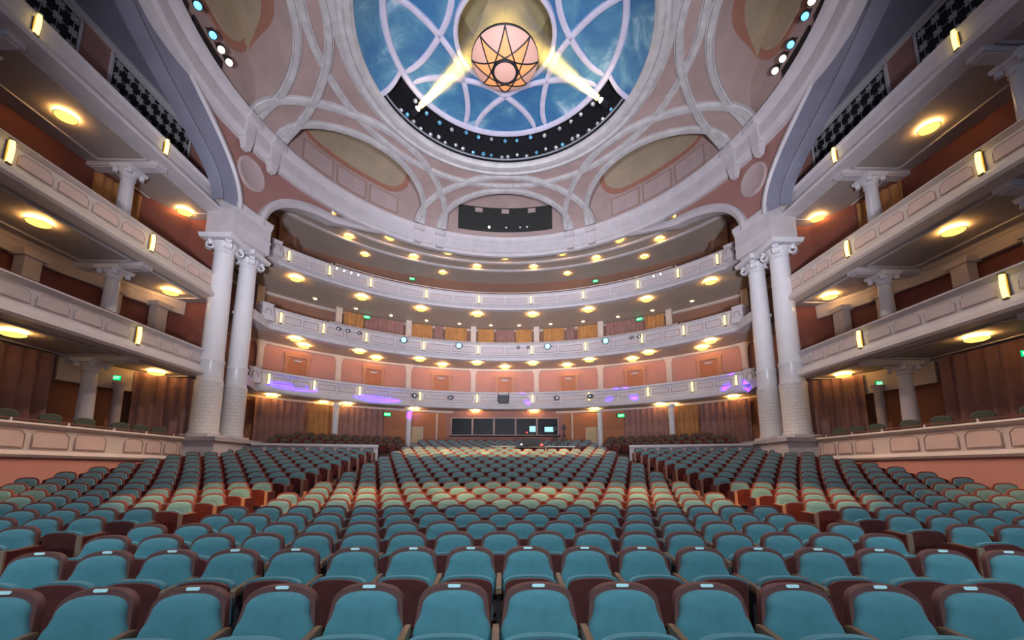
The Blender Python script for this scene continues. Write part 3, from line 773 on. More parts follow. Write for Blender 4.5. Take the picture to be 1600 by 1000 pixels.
BACK = [(15.8, 3.0), (15.7, 9.0), (15.5, 13.5), (15.0, 15.6), (14.3, 17.3)]
for s, side in ((-1, 'left'), (1, 'right')):
    for ti, (nm, zb, zt) in enumerate((('lowest', 5.50, 6.62), ('middle', 8.93, 10.05), ('top', 12.92, 13.78))):
        t = tag(empty('box_balcony', (s * 12.6, 0, zb)), '%s tier of the %s side boxes, white front with %s' % (nm, side, 'inset panels' if ti < 2 else 'a plain fascia'), 'balcony', 'side box tiers')
        q = MB(); pr = side_prof(0, zt - zb, ti == 2)
        ysl = [3.0 + 14.05 * i / 20 for i in range(21)]
        rows = [[(s * d, y, z) for d, z in pr] for y in ysl]
        q.grid(rows, closed_v=True); q.cap(rows[0]); q.cap(rows[-1][::-1]); par = q.build('parapet', 'plaster' if ti != 1 else 'cream', t)
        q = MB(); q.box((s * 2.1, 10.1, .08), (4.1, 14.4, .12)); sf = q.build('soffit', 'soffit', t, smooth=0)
        q = MB(); q.box((s * .12, 10.0, zt - zb + .04), (.16, 14.0, .07)); q.build('rail', 'rail', t, smooth=0)
        for y in (9.3, 13.9):
            q = MB(); q.box((s * 1.55, y, -.06), (2.6, .42, .18)); q.box((s * 1.55, y, -.16), (2.4, .30, .06)); q.build('cross_beam', 'plaster', sf, smooth=0)
        for (y0, y1) in ((4.5, 9.0), (9.6, 13.6), (14.2, 16.8)):
            q = MB()
            for (cx, cy, sx, sy) in ((.55, (y0 + y1) / 2, .05, y1 - y0), (2.35, (y0 + y1) / 2, .05, y1 - y0), (1.45, y0, 1.85, .05), (1.45, y1, 1.85, .05)): q.box((s * cx, cy, 0.005), (sx, sy, .05))
            q.build('soffit_moulding', 'plaster', sf, smooth=0)
        # back cornice along the rear wall
        if ti < 2:
            q = MB()
            for (a, e) in zip(BACK[:-1], BACK[1:]):
                x0, x1 = s * (a[0] - 12.75), s * (e[0] - 12.75); L = math.hypot(x1 - x0, e[1] - a[1]); an = math.atan2(e[1] - a[1], x1 - x0)
                q.box(((x0 + x1) / 2, (a[1] + e[1]) / 2, -.05), (L, .2, .16), an); q.box(((x0 + x1) / 2, (a[1] + e[1]) / 2, -.33), (L, .14, .45), an)
            q.build('entablature', 'cream', t, smooth=0)
            for j in range(len(SY) - 1):
                y0, y1 = SY[j] + .16, SY[j + 1] - .16; n = 4; pw = (y1 - y0) / n
                for k in range(n):
                    a, e = y0 + pw * k + .07, y0 + pw * (k + 1) - .07; q = MB(); h0, h1 = .53, zt - zb - .24
                    loop = [(a, h0), (e, h0), (e, h1 - .12), (e - .10, h1), (a + .10, h1), (a, h1 - .12)]
                    pts = [(s * (.012 - .0), y, z) for y, z in loop]
                    q.tube([(s * .005, y, z) for y, z in loop + loop[:1]], .012, 5); q.mi = 1
                    b0 = [(s * .012, y, z) for y, z in loop]; b1 = [(s * -.004, y + (.02 if y < (a + e) / 2 else -.02), z + (.02 if z < .8 else -.02)) for y, z in loop]
                    q.grid([b0, b1], closed_v=True); q.cap(b1)
                    q.build('panel', ['groove' if ti else 'pinkpanel', 'panel' if ti else 'fascia'], par, smooth=0)
        for j, y in enumerate(SY[1:] if ti != 3 else SY):
            sconce((s * (12.6 - .05), y, zb + (zt - zb) * .62), -s * math.pi / 2, 'upright yellow sconce on the %s tier of the %s boxes, %s' % (nm, side, ['nearest the stage', 'middle one', 'beside the columns'][j]), 'sconces on the side box fronts', .95)
    for nm, x, z, ysx in (('top', 14.1, 12.94, (11.7, 16.6)), ('middle', 13.75, 8.95, (11.25, 16.05)), ('lowest', 13.8, 5.52, (11.2, 15.95))):
        for j, y in enumerate(ysx):
            ceiling_lamp((s * x, y, z), 'round yellow lamp under the %s tier of the %s boxes, %s' % (nm, side, ['nearer the stage', 'nearer the columns'][j]), 'lamps under the side box tiers', .92)
    # small columns standing in the boxes
    for nm, x, z0, z1 in (('ground', 14.3, 2.3, 5.40), ('lowest', 14.05, 5.75, 8.78), ('middle', 14.1, 9.2, 12.76)):
        for j, y in enumerate((9.35, 13.95)):
            if nm == 'ground' and j == 0: continue
            h = z1 - z0
            t = tag(empty('box_column', (s * x, y, z0)), 'short white column in the %s level of the %s boxes%s' % (nm, side, '' if nm == 'ground' else (', nearer the stage' if j == 0 else ', nearer the tall columns')), 'column', 'short columns in the side boxes')
            q = MB(); q.lathe([(.30, 0), (.30, .1), (.25, .15), (.235, h * .4), (.20, h - .42)], 20); q.build('shaft', 'column', t)
            q = MB(); q.lathe([(.20, h - .42), (.24, h - .40), (.22, h - .34), (.25, h - .22), (.34, h - .12)], 20); q.box((0, 0, h - .05), (.72, .72, .13), 0, 1.1, 1.1)
            for ax in (-1, 1):
                for ay in (-1, 1): q.box((ax * .26, ay * .26, h - .19), (.14, .14, .16), .78)
            q.build('capital', 'column', t, smooth=40)
    # rear walls of the boxes, level by level
    for nm, z0, z1, m in (('ground', 1.9, 5.6, 'redwall'), ('lowest', 5.7, 9.0, 'redwall'), ('middle', 9.1, 13.0, 'redwall')):
        q = MB()
        for (a, e) in zip(BACK[:-1], BACK[1:]):
            q.grid([[(s * a[0], a[1], z0), (s * a[0], a[1], z1)], [(s * e[0], e[1], z0), (s * e[0], e[1], z1)]])
        q.grid([[(s * 14.3, 17.3, z0), (s * 14.3, 17.3, z1)], [(s * 12.7, 17.45, z0), (s * 12.7, 17.45, z1)]])
        tag(q.build('wall_' + side, m if nm != 'ground' else 'orange'), kind='structure')
    # arcade of cream pilasters on the lowest tier
    for j, (x, y) in enumerate(((15.35, 10.6), (15.25, 12.4), (14.9, 14.9), (14.45, 16.4))):
        t = tag(empty('arcade_pier', (s * x, y, 5.75)), 'cream pier against the red wall of the %s lowest boxes, %s from the stage' % (side, ORD[j + 1]), 'pier', 'cream piers in the lowest boxes')
        q = MB(); q.box((0, 0, 1.3), (.34, .5 if j % 2 else .34, 2.6)); q.build('shaft', 'cream', t, smooth=0)
        q = MB(); q.box((0, 0, 2.68), (.5, .68 if j % 2 else .5, .18), 0, 1.15, 1.15); q.build('capital', 'cream', t, smooth=0)
    # ground boxes: plum curtains, lintel, exit sign recess
    pth = [(s * 15.3, 8.6), (s * 15.2, 12.0), (s * 15.05, 13.4)]
    o = curtain(pth, 2.35, 5.46, .12, .42, 'curtain'); tag(o, 'long plum curtain at the back of the %s ground boxes, nearer the stage' % side, 'curtain', 'curtains in the ground boxes')
    pth = [(s * 14.45, 15.75), (s * 13.95, 16.75), (s * 13.15, 17.05)]
    o = curtain(pth, 2.35, 5.46, .10, .36, 'curtain'); tag(o, 'plum curtain in the %s ground boxes right beside the tall columns' % side, 'curtain', 'curtains in the ground boxes')
    t = tag(empty('box_doorway', (s * 14.85, 14.7, 2.3)), 'cream door surround with slim column at the back of the %s ground boxes' % side, 'doorway')
    an = math.atan2(15.6 - 13.5, s * (15.0 - 15.5))
    q = MB(); q.box((0, 0, 2.72), (2.3, .24, .75), an); q.build('lintel', 'cream', t, smooth=0)
    q = MB(); q.lathe([(.2, 0), (.17, .1), (.15, 2.4), (.2, 2.5), (.22, 2.58)], 14, (-s * .35, .55, 0)); q.build('shaft', 'cream', t)
    # amber lamplit curtain of the middle tier
    o = curtain([(s * 15.3, 13.9), (s * 14.85, 15.4)], 9.3, 12.7, .09, .30, 'litcurtain'); tag(o, 'rust orange curtain at the back of the %s middle boxes' % side, 'curtain', 'curtains in the middle boxes')
    q = MB(); q.box((s * 14.7, 10.2, 2.25), (3.6, 14.4, .1)); tag(q.build('floor', 'carpet', smooth=0), kind='structure')
    # ground parapet in front of the boxes
    t = tag(empty('box_parapet', (s * 12.6, 0, 2.0)), 'cream and peach parapet of the %s ground boxes, above the pink wall' % side, 'parapet', 'ground box parapets')
    pr = [(.3, .90), (-.06, .90), (-.10, .85), (-.05, .78), (.02, .74), (.04, .16), (-.06, .12), (-.12, .05), (-.08, -.02), (.3, -.02)]
    q = MB(); rows = [[(s * d, y, z) for d, z in pr] for y in [3.0 + 14.6 * i / 20 for i in range(21)]]
    q.grid(rows, closed_v=True); q.cap(rows[0]); q.cap(rows[-1][::-1]); par = q.build('parapet', 'cream', t)
    yy = [4.3, 5.5, 6.7, 7.9, 9.0, 10.0, 11.0, 12.1, 13.2]; pans = [(a + .08, e - .08) for a, e in zip(yy[:-1], yy[1:])] + [(13.75, 14.45), (14.58, 15.22), (15.35, 15.95), (16.08, 16.7)]
    for a, e in pans:
        q = MB(); loop = [(a, .22), (e, .22), (e, .58), (e - .12, .69), (a + .12, .69), (a, .58)]
        q.tube([(s * .02, y, z) for y, z in loop + loop[:1]], .011, 5); q.mi = 1
        b1 = [(s * .012, y + (.03 if y < (a + e) / 2 else -.03), z + (.03 if z < .4 else -.02)) for y, z in loop]; q.cap(b1)
        q.build('panel', ['groove', 'panel'], par, smooth=0)
    q = MB(); q.tube([(s * .1, y, .98) for y in (3.0, 10.0, 17.4)], .025, 6); rl = q.build('hand_rail', 'rail', t)
    for y in (9.2, 10.6, 12.0, 13.4, 14.6, 15.8, 17.0):
        q = MB(); q.box((s * .1, y, .94), (.05, .05, .12)); q.build('rail_post', 'plaster', t, smooth=0)
    # pedestal block under the paired columns + parapet across the back of the side stalls
    t = tag(empty('column_pedestal', (s * 12.3, 17.7, 0)), 'plain white pedestal under the %s pair of tall columns' % side, 'pedestal', 'pedestals under the columns')
    q = MB(); q.box((0, 0, 1.4), (1.7, 2.9, 2.8)); q.build('die', 'plaster', t, smooth=0)
    q = MB(); q.box((0, 0, 2.86), (1.9, 3.1, .16), 0, 1.03, 1.03); q.build('cap', 'plaster', t, smooth=0)
    t = tag(empty('cross_parapet', (0, 0, 0)), 'low white parapet behind the %s stalls seats' % side, 'parapet', 'cross parapets')
    cp = [(11.25, 18.42), (10.0, 18.9), (8.0, 19.5), (6.15, 19.9)]
    q = MB(); q2 = MB()
    for (a, e) in zip(cp[:-1], cp[1:]):
        L = math.hypot(e[0] - a[0], e[1] - a[1]); an = math.atan2(e[1] - a[1], s * (e[0] - a[0]))
        q.box((s * (a[0] + e[0]) / 2, (a[1] + e[1]) / 2, 1.9), (L + .05, .16, 1.7), an); q2.box((s * (a[0] + e[0]) / 2, (a[1] + e[1]) / 2, 2.78), (L + .08, .3, .10), an)
    q.build('wall_panel', 'plaster', t, smooth=0); q2.build('coping', 'plaster', t, smooth=0)
    # raised floor behind it
    q = MB(); q.grid([[(s * a, y, 2.05) for a in (5.9, 14)] for y in (18.4, 28.2)]); tag(q.build('floor', 'carpet'), kind='structure')

# ------------------------------------------------------------------ theatre seats
def back_outline(low, hw, zc, z1, n=6, e=2 / 2.6):
    """closed loop (x, z): given lower side points, then superelliptic shoulders under a softly arched top"""
    R = list(low) + [(hw, zc)]
    for i in range(1, n):
        a = math.pi / 2 * i / n
        R.append((hw * math.cos(a) ** e, zc + (z1 - zc) * math.sin(a) ** e))
    L = [(-x, z) for x, z in R[::-1]]
    return R + [(0, z1)] + L


def pillow(q, loop, rings, zc, conc=0.0, lean=0.0, z0=0.0):
    """rings: (scale towards centre, y). The loop is in x,z; conc curves the plate, lean tilts it back"""
    rows = []
    for sc_, y in rings:
        rows.append([(x * sc_, y - conc * (x * sc_) ** 2 + lean * ((zc + (z - zc) * sc_) - z0), zc + (z - zc) * sc_) for x, z in loop])
    q.grid(rows, closed_v=True)
    q.cap(rows[-1]); q.cap(rows[0][::-1])


LEAN = .20
sh_loop = back_outline([(.21, .34), (.256, .58), (.254, .66)], .238, .765, .90)
cu_loop = back_outline([(.24, .50), (.256, .53), (.256, .62), (.238, .675), (.218, .71)], .206, .755, .864)
pan_loop = back_outline([(.20, .30), (.222, .36)], .226, .63, .714)
pcu_loop = back_outline([(.21, .30), (.233, .36)], .238, .64, .730)


def seat_meshes():
    D = {}
    q = MB(); pillow(q, sh_loop, [(1.0, .045), (1.0, .01), (.985, -.004)], .60, .28, LEAN, .34); D['back_shell'] = q.mesh('back_shell', 'woodedge', 50)
    q = MB(); pillow(q, cu_loop, [(1.0, .0), (1.0, -.022), (.965, -.044), (.86, -.058), (.55, -.066)], .66, .28, LEAN, .34); D['back_cushion'] = q.mesh('back_cushion', 'teal', 60)
    q = MB(); pillow(q, pan_loop, [(1.0, -.30), (1.0, -.315), (.985, -.322)], .48, -.12, -.10, .34); D['seat_pan'] = q.mesh('seat_pan', 'wood', 50)
    q = MB(); pillow(q, pcu_loop, [(.94, -.215), (1.0, -.235), (1.0, -.295)], .48, -.12, -.10, .34); D['seat_cushion'] = q.mesh('seat_cushion', 'teal', 60)
    q = MB(); rows = []
    for y, z, w2, h in ((-.40, .640, .025, .045), (-.39, .655, .026, .06), (-.20, .665, .026, .06), (-.02, .675, .024, .06), (.03, .67, .022, .05)):
        rows.append([(-w2, y, z - h), (-w2 * 1.0, y, z - .01), (-w2 * .8, y, z), (w2 * .8, y, z), (w2, y, z - .01), (w2, y, z - h)])
    q.grid(rows, closed_v=True); q.cap(rows[0]); q.cap(rows[-1][::-1]); D['armrest'] = q.mesh('armrest', 'arm', 40)
    q = MB(); q.box((0, -.16, .30), (.034, .30, .60)); D['side_support'] = q.mesh('side_support', 'standard', 0)
    q = MB(); q.box((0, -.14, .325), (.05, .50, .65)); q.box((0, -.395, .33), (.066, .04, .66)); D['end_panel'] = q.mesh('end_panel', 'wood', 0)
    q = MB(); q.box((0, -.41, .34), (.07, .03, .66)); D['end_edge'] = q.mesh('end_edge', 'endwood', 0)
    q = MB(); lp = [(.034 + .011 * math.cos(a), .011 * math.sin(a)) for a in [math.pi * (i / 4 - .5) for i in range(5)]]; lp = lp + [(-x, -z) for x, z in lp]
    q.grid([[(x, .0, z) for x, z in lp], [(x * .97, -.006, z * .95) for x, z in lp]], closed_v=True); q.cap([(x * .97, -.006, z * .95) for x, z in lp]); D['number_plate'] = q.mesh('number_plate', 'plate', 40)
    return D


SM = seat_meshes()


def seat(loc, rz, label, left_arm=False, right_arm=True, plate=False, end=0, group='teal stalls seats', full=True):
    t = tag(empty('theatre_seat', loc, rz), label, 'seat', group)
    inst('back_shell', SM['back_shell'], t); bc = inst('back_cushion', SM['back_cushion'], t)
    inst('seat_cushion', SM['seat_cushion'], t); inst('seat_pan', SM['seat_pan'], t)
    if plate: inst('number_plate', SM['number_plate'], t, (0, -.010 + LEAN * .548, .888), (-.19, 0, 0))
    for sgn, use in ((-1, left_arm), (1, right_arm)):
        if use:
            inst('armrest', SM['armrest'], t, (sgn * .285, 0, 0))
            if end == sgn:
                e = inst('end_panel', SM['end_panel'], t, (sgn * .292, 0, 0)); inst('end_edge', SM['end_edge'], e)
            else: inst('side_support', SM['side_support'], t, (sgn * .285, 0, 0))
    return t


_f = Vector((math.sin(math.atan(10 / 635)) * math.cos(math.atan(99 / 635)), math.cos(math.atan(10 / 635)) * math.cos(math.atan(99 / 635)), math.sin(math.atan(99 / 635))))
_r = Vector((math.cos(math.atan(10 / 635)), -math.sin(math.atan(10 / 635)), 0)); _u = _r.cross(_f)


def proj(p):
    d = Vector(p) - Vector(cam.location); wz = d.dot(_f)
    return 800 + 635 * d.dot(_r) / wz, 634 - 635 * d.dot(_u) / wz


PITCH = .57
RR = 42.0
ROWS = [2.82, 4.15, 5.15, 6.05] + [6.05 + .90 * i for i in range(1, 21)]


def row_pt(y0, x):
    return (x, y0 - RR + math.sqrt(RR * RR - x * x), rake(y0)), -math.asin(x / RR)


rest = []; bal = []
n_ind = 0
for ri, y0 in enumerate(ROWS):
    # centre block
    if y0 < 24.2:
        n = 18 if ri in (0, 1, 3, 5, 7, 9) or ri % 2 else 17
        xs = [(-(n - 1) / 2 + i) * PITCH for i in range(n)]
        if ri >= 17: xs = [x for x in xs if not (y0 > 20.2 and y0 < 22.2 and x > 0.6 and x < 4.2)]
        vis = [x for x in xs if -70 < proj((x, y0, rake(y0) + .8))[0] < 1670]
        for i, x in enumerate(vis):
            loc, rz = row_pt(y0, x); isl = abs(x - xs[0]) < .01; isr = abs(x - xs[-1]) < .01
            if ri < 9:
                seat(loc, rz, 'teal velvet seat, %s from the left in %s row of the centre block' % (ORD[i + 1], ['the front', 'the second', 'the third', 'the fourth', 'the fifth', 'the sixth', 'the seventh', 'the eighth', 'the ninth'][ri]),
                     left_arm=(i == 0), plate=(ri < 2), end=(-1 if isl else (1 if isr else 0)), group='centre block seats'); n_ind += 1
            else: rest.append((loc, rz, -1 if isl else (1 if isr else 0)))
    # side blocks
    if ri >= 2 and y0 < 20.6:
        for s, side in ((-1, 'left'), (1, 'right')):
            k = 0; first = True
            for i in range(12):
                x = s * (6.35 + i * PITCH)
                if abs(x) > 12.15: break
                loc, rz = row_pt(y0, x)
                if loc[1] > 20.0 - max(0, abs(x) - 6.0) * .29 - .42: continue
                if not -60 < proj((loc[0], loc[1], loc[2] + .8))[0] < 1660: continue
                k += 1
                if ri < 8:
                    seat(loc, rz, 'teal velvet seat, %s from the aisle in the %s row of the %s block' % (ORD[k], ORD[ri - 1], side),
                         left_arm=(s > 0 and i == 0) or (s < 0), right_arm=(s > 0 or i == 0), end=(-s if i == 0 else 0), group='side block seats'); n_ind += 1
                else: rest.append((loc, rz, -s if i == 0 else 0))
# parterre rows under the balcony, and the balcony seats
for s in (-1, 1):
    for rr_, z in ((14.9, 2.35), (15.7, 2.62), (16.4, 2.85)):
        for i in range(13):
            th = (90 - s * (25 + i * 2.2)) * D2R
            if abs(rr_ * math.cos(th)) > 11.9: continue
            bal.append(((rr_ * math.cos(th), YO + rr_ * math.sin(th), z), th - math.pi / 2, 0))
lowq = MB()
lo_sh = back_outline([(.21, .34), (.255, .66)], .238, .765, .90, 4); lo_cu = back_outline([(.24, .50), (.25, .66)], .212, .755, .868, 4); lo_pan = back_outline([(.20, .30)], .226, .63, .714, 3)
q = MB()
q.mi = 0; pillow(q, lo_sh, [(1.0, .045), (1.0, -.003)], .60, .28, LEAN, .34)
q.mi = 1; pillow(q, lo_cu, [(1.0, -.002), (.97, -.044), (.6, -.064)], .66, .28, LEAN, .34)
q.mi = 2; pillow(q, lo_pan, [(1.0, -.25), (.99, -.32)], .48, -.12, -.10, .34)
q.mi = 3; q.box((.285, -.18, .635), (.065, .42, .05))
q.mi = 4; q.box((.285, -.16, .30), (.034, .30, .60))
base_v = np.array(q.v); base_f = q.f; base_m = q.m
qe = MB(); qe.mi = 2; qe.box((0, -.14, .325), (.06, .50, .65)); qe.mi = 3; qe.box((0, -.40, .33), (.07, .03, .66))
end_v = np.array(qe.v)


def join_seats(lst, name, mats):
    V = []; F = []; MI = []; off = 0
    for loc, rz, e in lst:
        c, s_ = math.cos(rz), math.sin(rz); R = np.array([[c, s_, 0], [-s_, c, 0], [0, 0, 1]])
        V.append(base_v @ R + np.array(loc)); F.extend([tuple(i + off for i in f) for f in base_f]); MI.extend(base_m); off += len(base_v)
        if e:
            V.append((end_v + np.array([e * .292, 0, 0])) @ R + np.array(loc)); F.extend([tuple(i + off for i in f) for f in qe.f]); MI.extend(qe.m); off += len(end_v)
    me = bpy.data.meshes.new(name); me.from_pydata(np.concatenate(V).tolist(), [], F)
    for m in mats: me.materials.append(M[m])
    me.polygons.foreach_set('material_index', MI); me.polygons.foreach_set('use_smooth', [True] * len(F)); me.set_sharp_from_angle(angle=50 * D2R); me.update()
    o = bpy.data.objects.new(name, me); COL.objects.link(o); return o


SEATM = ['woodedge', 'teal', 'wood', 'endwood', 'standard']
tag(join_seats(rest, 'distant_seating', SEATM), 'teal seats filling the farther rows of the stalls', 'seating', kind='stuff')
for (R, zf) in ((16.75, 5.98), (15.95, 9.3)):
    for i in range(60):
        a = -51 + i * 1.75
        if abs((a + 7.5) % 15 - 7.5) < 1.7 and R > 16.5: continue
        th = (90 - a) * D2R; bal.append(((R * math.cos(th), YO + R * math.sin(th), zf + .16), th - math.pi / 2, 0))
tag(join_seats(bal, 'balcony_seating', ['wood', 'dimteal', 'wood', 'arm', 'standard']), 'teal seats coloured for shade on the rear balconies and on the raised floor beneath them', 'seating', kind='stuff')
# box chairs whose tops show over the ground parapets
q = MB(); pillow(q, back_outline([(.2, .42)], .24, .82, .98), [(1.0, .05), (1.0, .0), (.9, -.035)], .7, .2, .15, .4); ME_BC = q.mesh('chair_back', 'dimteal', 60)
q = MB(); q.box((0, -.24, .43), (.46, .46, .10)); ME_BS = q.mesh('chair_seat', 'dimteal', 0)
q = MB()
for ax in (-.2, .2):
    for ay in (-.42, -.04): q.box((ax, ay, .2), (.04, .04, .4))
ME_BL = None
q1 = MB(); q1.box((0, 0, .2), (.04, .04, .4)); ME_BL = q1.mesh('leg', 'wood', 0)
for s, side in ((-1, 'left'), (1, 'right')):
    for j, y in enumerate((9.9, 11.0, 12.1, 13.1, 14.3, 15.1, 15.9)):
        t = tag(empty('box_chair', (s * 13.35, y, 2.31), -s * (math.pi / 2 - .75)), 'teal chair back coloured for shade over the %s ground parapet, %s from the stage' % (side, ORD[j + 1]), 'chair', 'chairs in the ground boxes')
        inst('chair_back', ME_BC, t); inst('chair_seat', ME_BS, t)
        for ax in (-.2, .2):
            for ay in (-.42, -.04): inst('leg', ME_BL, t, (ax, ay, 0))
# aisle steps
for s in (-1, 1):
    for i in range(20):
        y0 = 8.4 + i * .9; x = s * 5.62; y = y0 - x * x / 84 - .45
        q = MB(); q.box((x, y, rake(y0) + .0), (1.0, .5, .10)); q.box((x, y - .24, rake(y0) + .052), (.92, .05, .012)); q.build('aisle_step', 'step' if i > 4 else 'carpet', floor, smooth=0)

# ------------------------------------------------------------------ chandelier
ch = tag(empty('chandelier', (0, YC, 18.35)), 'shallow rose glass bowl chandelier with dark star tracery in the dome', 'chandelier')
RB = 1.36


def bowl(u): return -.62 * (1 - u * u) ** 0.85 if u < 1 else 0.0


def in_star(x, y):
    """inside the union of star points: on the inner side of at least six of the eight chords"""
    k = 0
    for i in range(8):
        a = math.pi / 2 + (i + .5) * math.pi / 4 + math.pi / 8 * 0
        if x * math.cos(a + math.pi / 8 * 0) + y * math.sin(a) < .383: k += 1
    return k >= 6 if math.hypot(x, y) > .4 else True


qa, qb = MB(), MB(); NA, NR = 128, 32
for i in range(NA):
    for j in range(NR):
        u0, u1 = j / NR, (j + 1) / NR; a0, a1 = 2 * math.pi * i / NA, 2 * math.pi * (i + 1) / NA
        pts = [(RB * u * math.cos(a), RB * u * math.sin(a), bowl(u)) for u, a in ((u0, a0), (u1, a0), (u1, a1), (u0, a1))]
        um, am = (u0 + u1) / 2, (a0 + a1) / 2
        (qb if in_star(um * math.cos(am), um * math.sin(am)) and um > .33 else qa).cap(pts if j else [pts[0], pts[1], pts[2]])
for qq, nm, mm in ((qa, 'rose_glass', 'shade'), (qb, 'star_glass', 'star')):
    qq.build(nm, mm, ch, smooth=0)
for i in range(8):
    a = math.pi / 2 + (i + .5) * math.pi / 4; pts = []
    for k in range(25):
        tt = -1 + 2 * k / 24; d = math.sqrt(1 - .383 ** 2) * tt
        x, y = .383 * math.cos(a) - d * math.sin(a), .383 * math.sin(a) + d * math.cos(a); u = min(.9999, math.hypot(x, y))
        pts.append((RB * x * 1.004, RB * y * 1.004, bowl(u) - .015))
    q = MB(); q.tube(pts, .028, 6); q.build('tracery_bar', 'black', ch)
q = MB(); q.tube([(RB * .36 * math.cos(t_ * math.pi / 24), RB * .36 * math.sin(t_ * math.pi / 24), bowl(.36) - .02) for t_ in range(49)], .055, 8); q.build('centre_ring', 'black', ch)
q = MB(); q.lathe([(RB, .0), (RB * 1.02, .03), (RB * 1.0, .12), (.3, .5), (.12, .7), (.06, 2.7), (.0, 2.75)], 48); q.build('crown', 'black', ch)

# ------------------------------------------------------------------ lights in the ceiling slot
q = MB(); q.lathe([(.0, .0), (.10, .01), (.13, .03), (.13, .30), (.08, .38), (.0, .40)], 14); ME_CAN = q.mesh('can', 'black')
q = MB(); q.lathe([(0, -.025), (.06, -.018), (.105, .0), (.105, .01)], 14); ME_LN = {k: q.mesh('lens', k) for k in ('lens', 'lensblue', 'litwhite', 'litblue', 'litcyan')}
q = MB(); q.tube([(-.15, 0, .2), (-.15, 0, .45), (.15, 0, .45), (.15, 0, .2)], .018, 5); ME_YK = q.mesh('yoke', 'black')


def fixture(name, loc, aim, lens, label, cat, group, scale=1.0):
    t = tag(empty(name, loc), label, cat, group)
    # local -z looks along aim
    t.rotation_euler = (Vector(aim) - Vector(loc)).to_track_quat('-Z', 'Y').to_euler(); t.scale = (scale,) * 3
    inst('can', ME_CAN, t); inst('lens', ME_LN[lens], t); inst('yoke', ME_YK, t)
    return t


rnd = random.Random(3)
slots = []
for row, (r, z, n, a0, a1) in enumerate(((5.72, 18.78, 26, 28, 152), (5.25, 19.32, 15, 34, 146))):
    for i in range(n):
        a = a0 + (a1 - a0) * i / (n - 1) + rnd.uniform(-1.2, 1.2)
        slots.append((a, r + rnd.uniform(-.06, .06), z + rnd.uniform(-.08, .08), row, i))
for (a, r, z, row, i) in slots:
    th = a * D2R; loc = (r * math.cos(th), YC + r * math.sin(th), z); n = 26 if row == 0 else 15
    aim = (rnd.uniform(-6, 6), rnd.uniform(-3, 4), 0.5)
    j = n - i
    lab = 'small stage light in the %s row of the ceiling slot, %s from the %s' % ('outer' if row == 0 else 'inner', ORD[j if j <= n // 2 else n + 1 - j], 'left' if j <= n // 2 else 'right')
    fixture('stage_light', loc, aim, rnd.choice(['lens', 'lens', 'lens', 'lensblue']), lab, 'spotlight', 'stage lights in the ceiling slot', rnd.uniform(.75, 1.0))
# two lit follow spots and their beams in the haze
hz = bpy.data.materials.new('haze'); hz.use_nodes = True; nt = hz.node_tree; nt.nodes.remove(nt.nodes['Principled BSDF'])
vs = nt.nodes.new('ShaderNodeVolumeScatter'); vs.inputs['Density'].default_value = 0.32; vs.inputs['Anisotropy'].default_value = 0.0; vs.inputs['Color'].default_value = (1, 1, 1, 1)
nt.links.new(vs.outputs[0], nt.nodes['Material Output'].inputs['Volume']); M['haze'] = hz
for s, side, th, tgt in ((-1, 'left', 149.3, (.7, YC - .9, 19.9)), (1, 'right', 23.0, (-.7, YC - .7, 19.9))):
    p = Vector((4.80 * math.cos(th * D2R), YC + 4.80 * math.sin(th * D2R), 18.47)); tg = Vector(tgt); ax = (tg - p).normalized()
    t = tag(empty('follow_spot', p), 'dazzling lit spotlight at the %s end of the ceiling slot' % side, 'spotlight', 'lit follow spots')
    t.rotation_euler = ax.to_track_quat('-Z', 'Y').to_euler()
    inst('can', ME_CAN, t, (0, 0, 0)); inst('yoke', ME_YK, t)
    q = MB(); q.lathe([(0, -.11), (.06, -.09), (.10, -.04), (.11, .0), (.105, .02)], 16); q.build('lens', 'litspot', t)
    al = bpy.data.lights.new('follow_spot_light', 'AREA'); al.shape = 'DISK'; al.size = .24; al.spread = 17 * D2R; al.energy = 75; al.color = (1.0, .66, .15)
    ao = bpy.data.objects.new('follow_spot_light', al); COL.objects.link(ao); ao.location = p + ax * .15; ao.rotation_euler = t.rotation_euler
    q = MB(); L = (tg - p).length
    q.lathe([(.11, -.16), (.11 + L * math.tan(8.8 * D2R), -L - .1)], 24); q.cap([(.11 * math.cos(i * math.pi / 12), .11 * math.sin(i * math.pi / 12), -.16) for i in range(24)])
    rL = .11 + L * math.tan(8.8 * D2R); q.cap([(rL * math.cos(-i * math.pi / 12), rL * math.sin(-i * math.pi / 12), -L - .1) for i in range(24)])
    bm_ = q.build('haze_beam', 'haze', loc=p); bm_.rotation_euler = t.rotation_euler
    tag(bm_, 'yellow beam of haze from the %s follow spot to the chandelier' % side, 'light beam', 'hazy light beams')
# lamps in the side slots above the cornice
for s, side in ((-1, 'left'), (1, 'right')):
    for ws, (a0, a1) in enumerate(((180.5, 189.2), (190.8, 198.5))):
        q = cylpatch(11.48, a0 - 90, a1 - 90, 17.36, 17.98, 8, .05); me = q.mesh('slot_recess', 'dark', 0)
        o = inst('slot_recess', me, ceil)
        if s > 0: o.scale = (-1, 1, 1)
    for j, (a, lens) in enumerate(((181.8, 'litwhite'), (184.4, 'litwhite'), (187.2, 'litblue'), (192.4, 'litblue'), (195.0, 'litwhite'))):
        x = -s * 10.98 * math.cos(a * D2R); y = YC + 10.98 * math.sin(a * D2R)
        fixture('slot_lamp', (x, y, 17.66), (x * .3, y - 6, 4), lens, '%s lamp in the %s ceiling side slot, %s from the rear' % ('white' if lens == 'litwhite' else 'blue', side, ORD[j + 1]), 'spotlight', 'lamps in the side slots', 1.15)
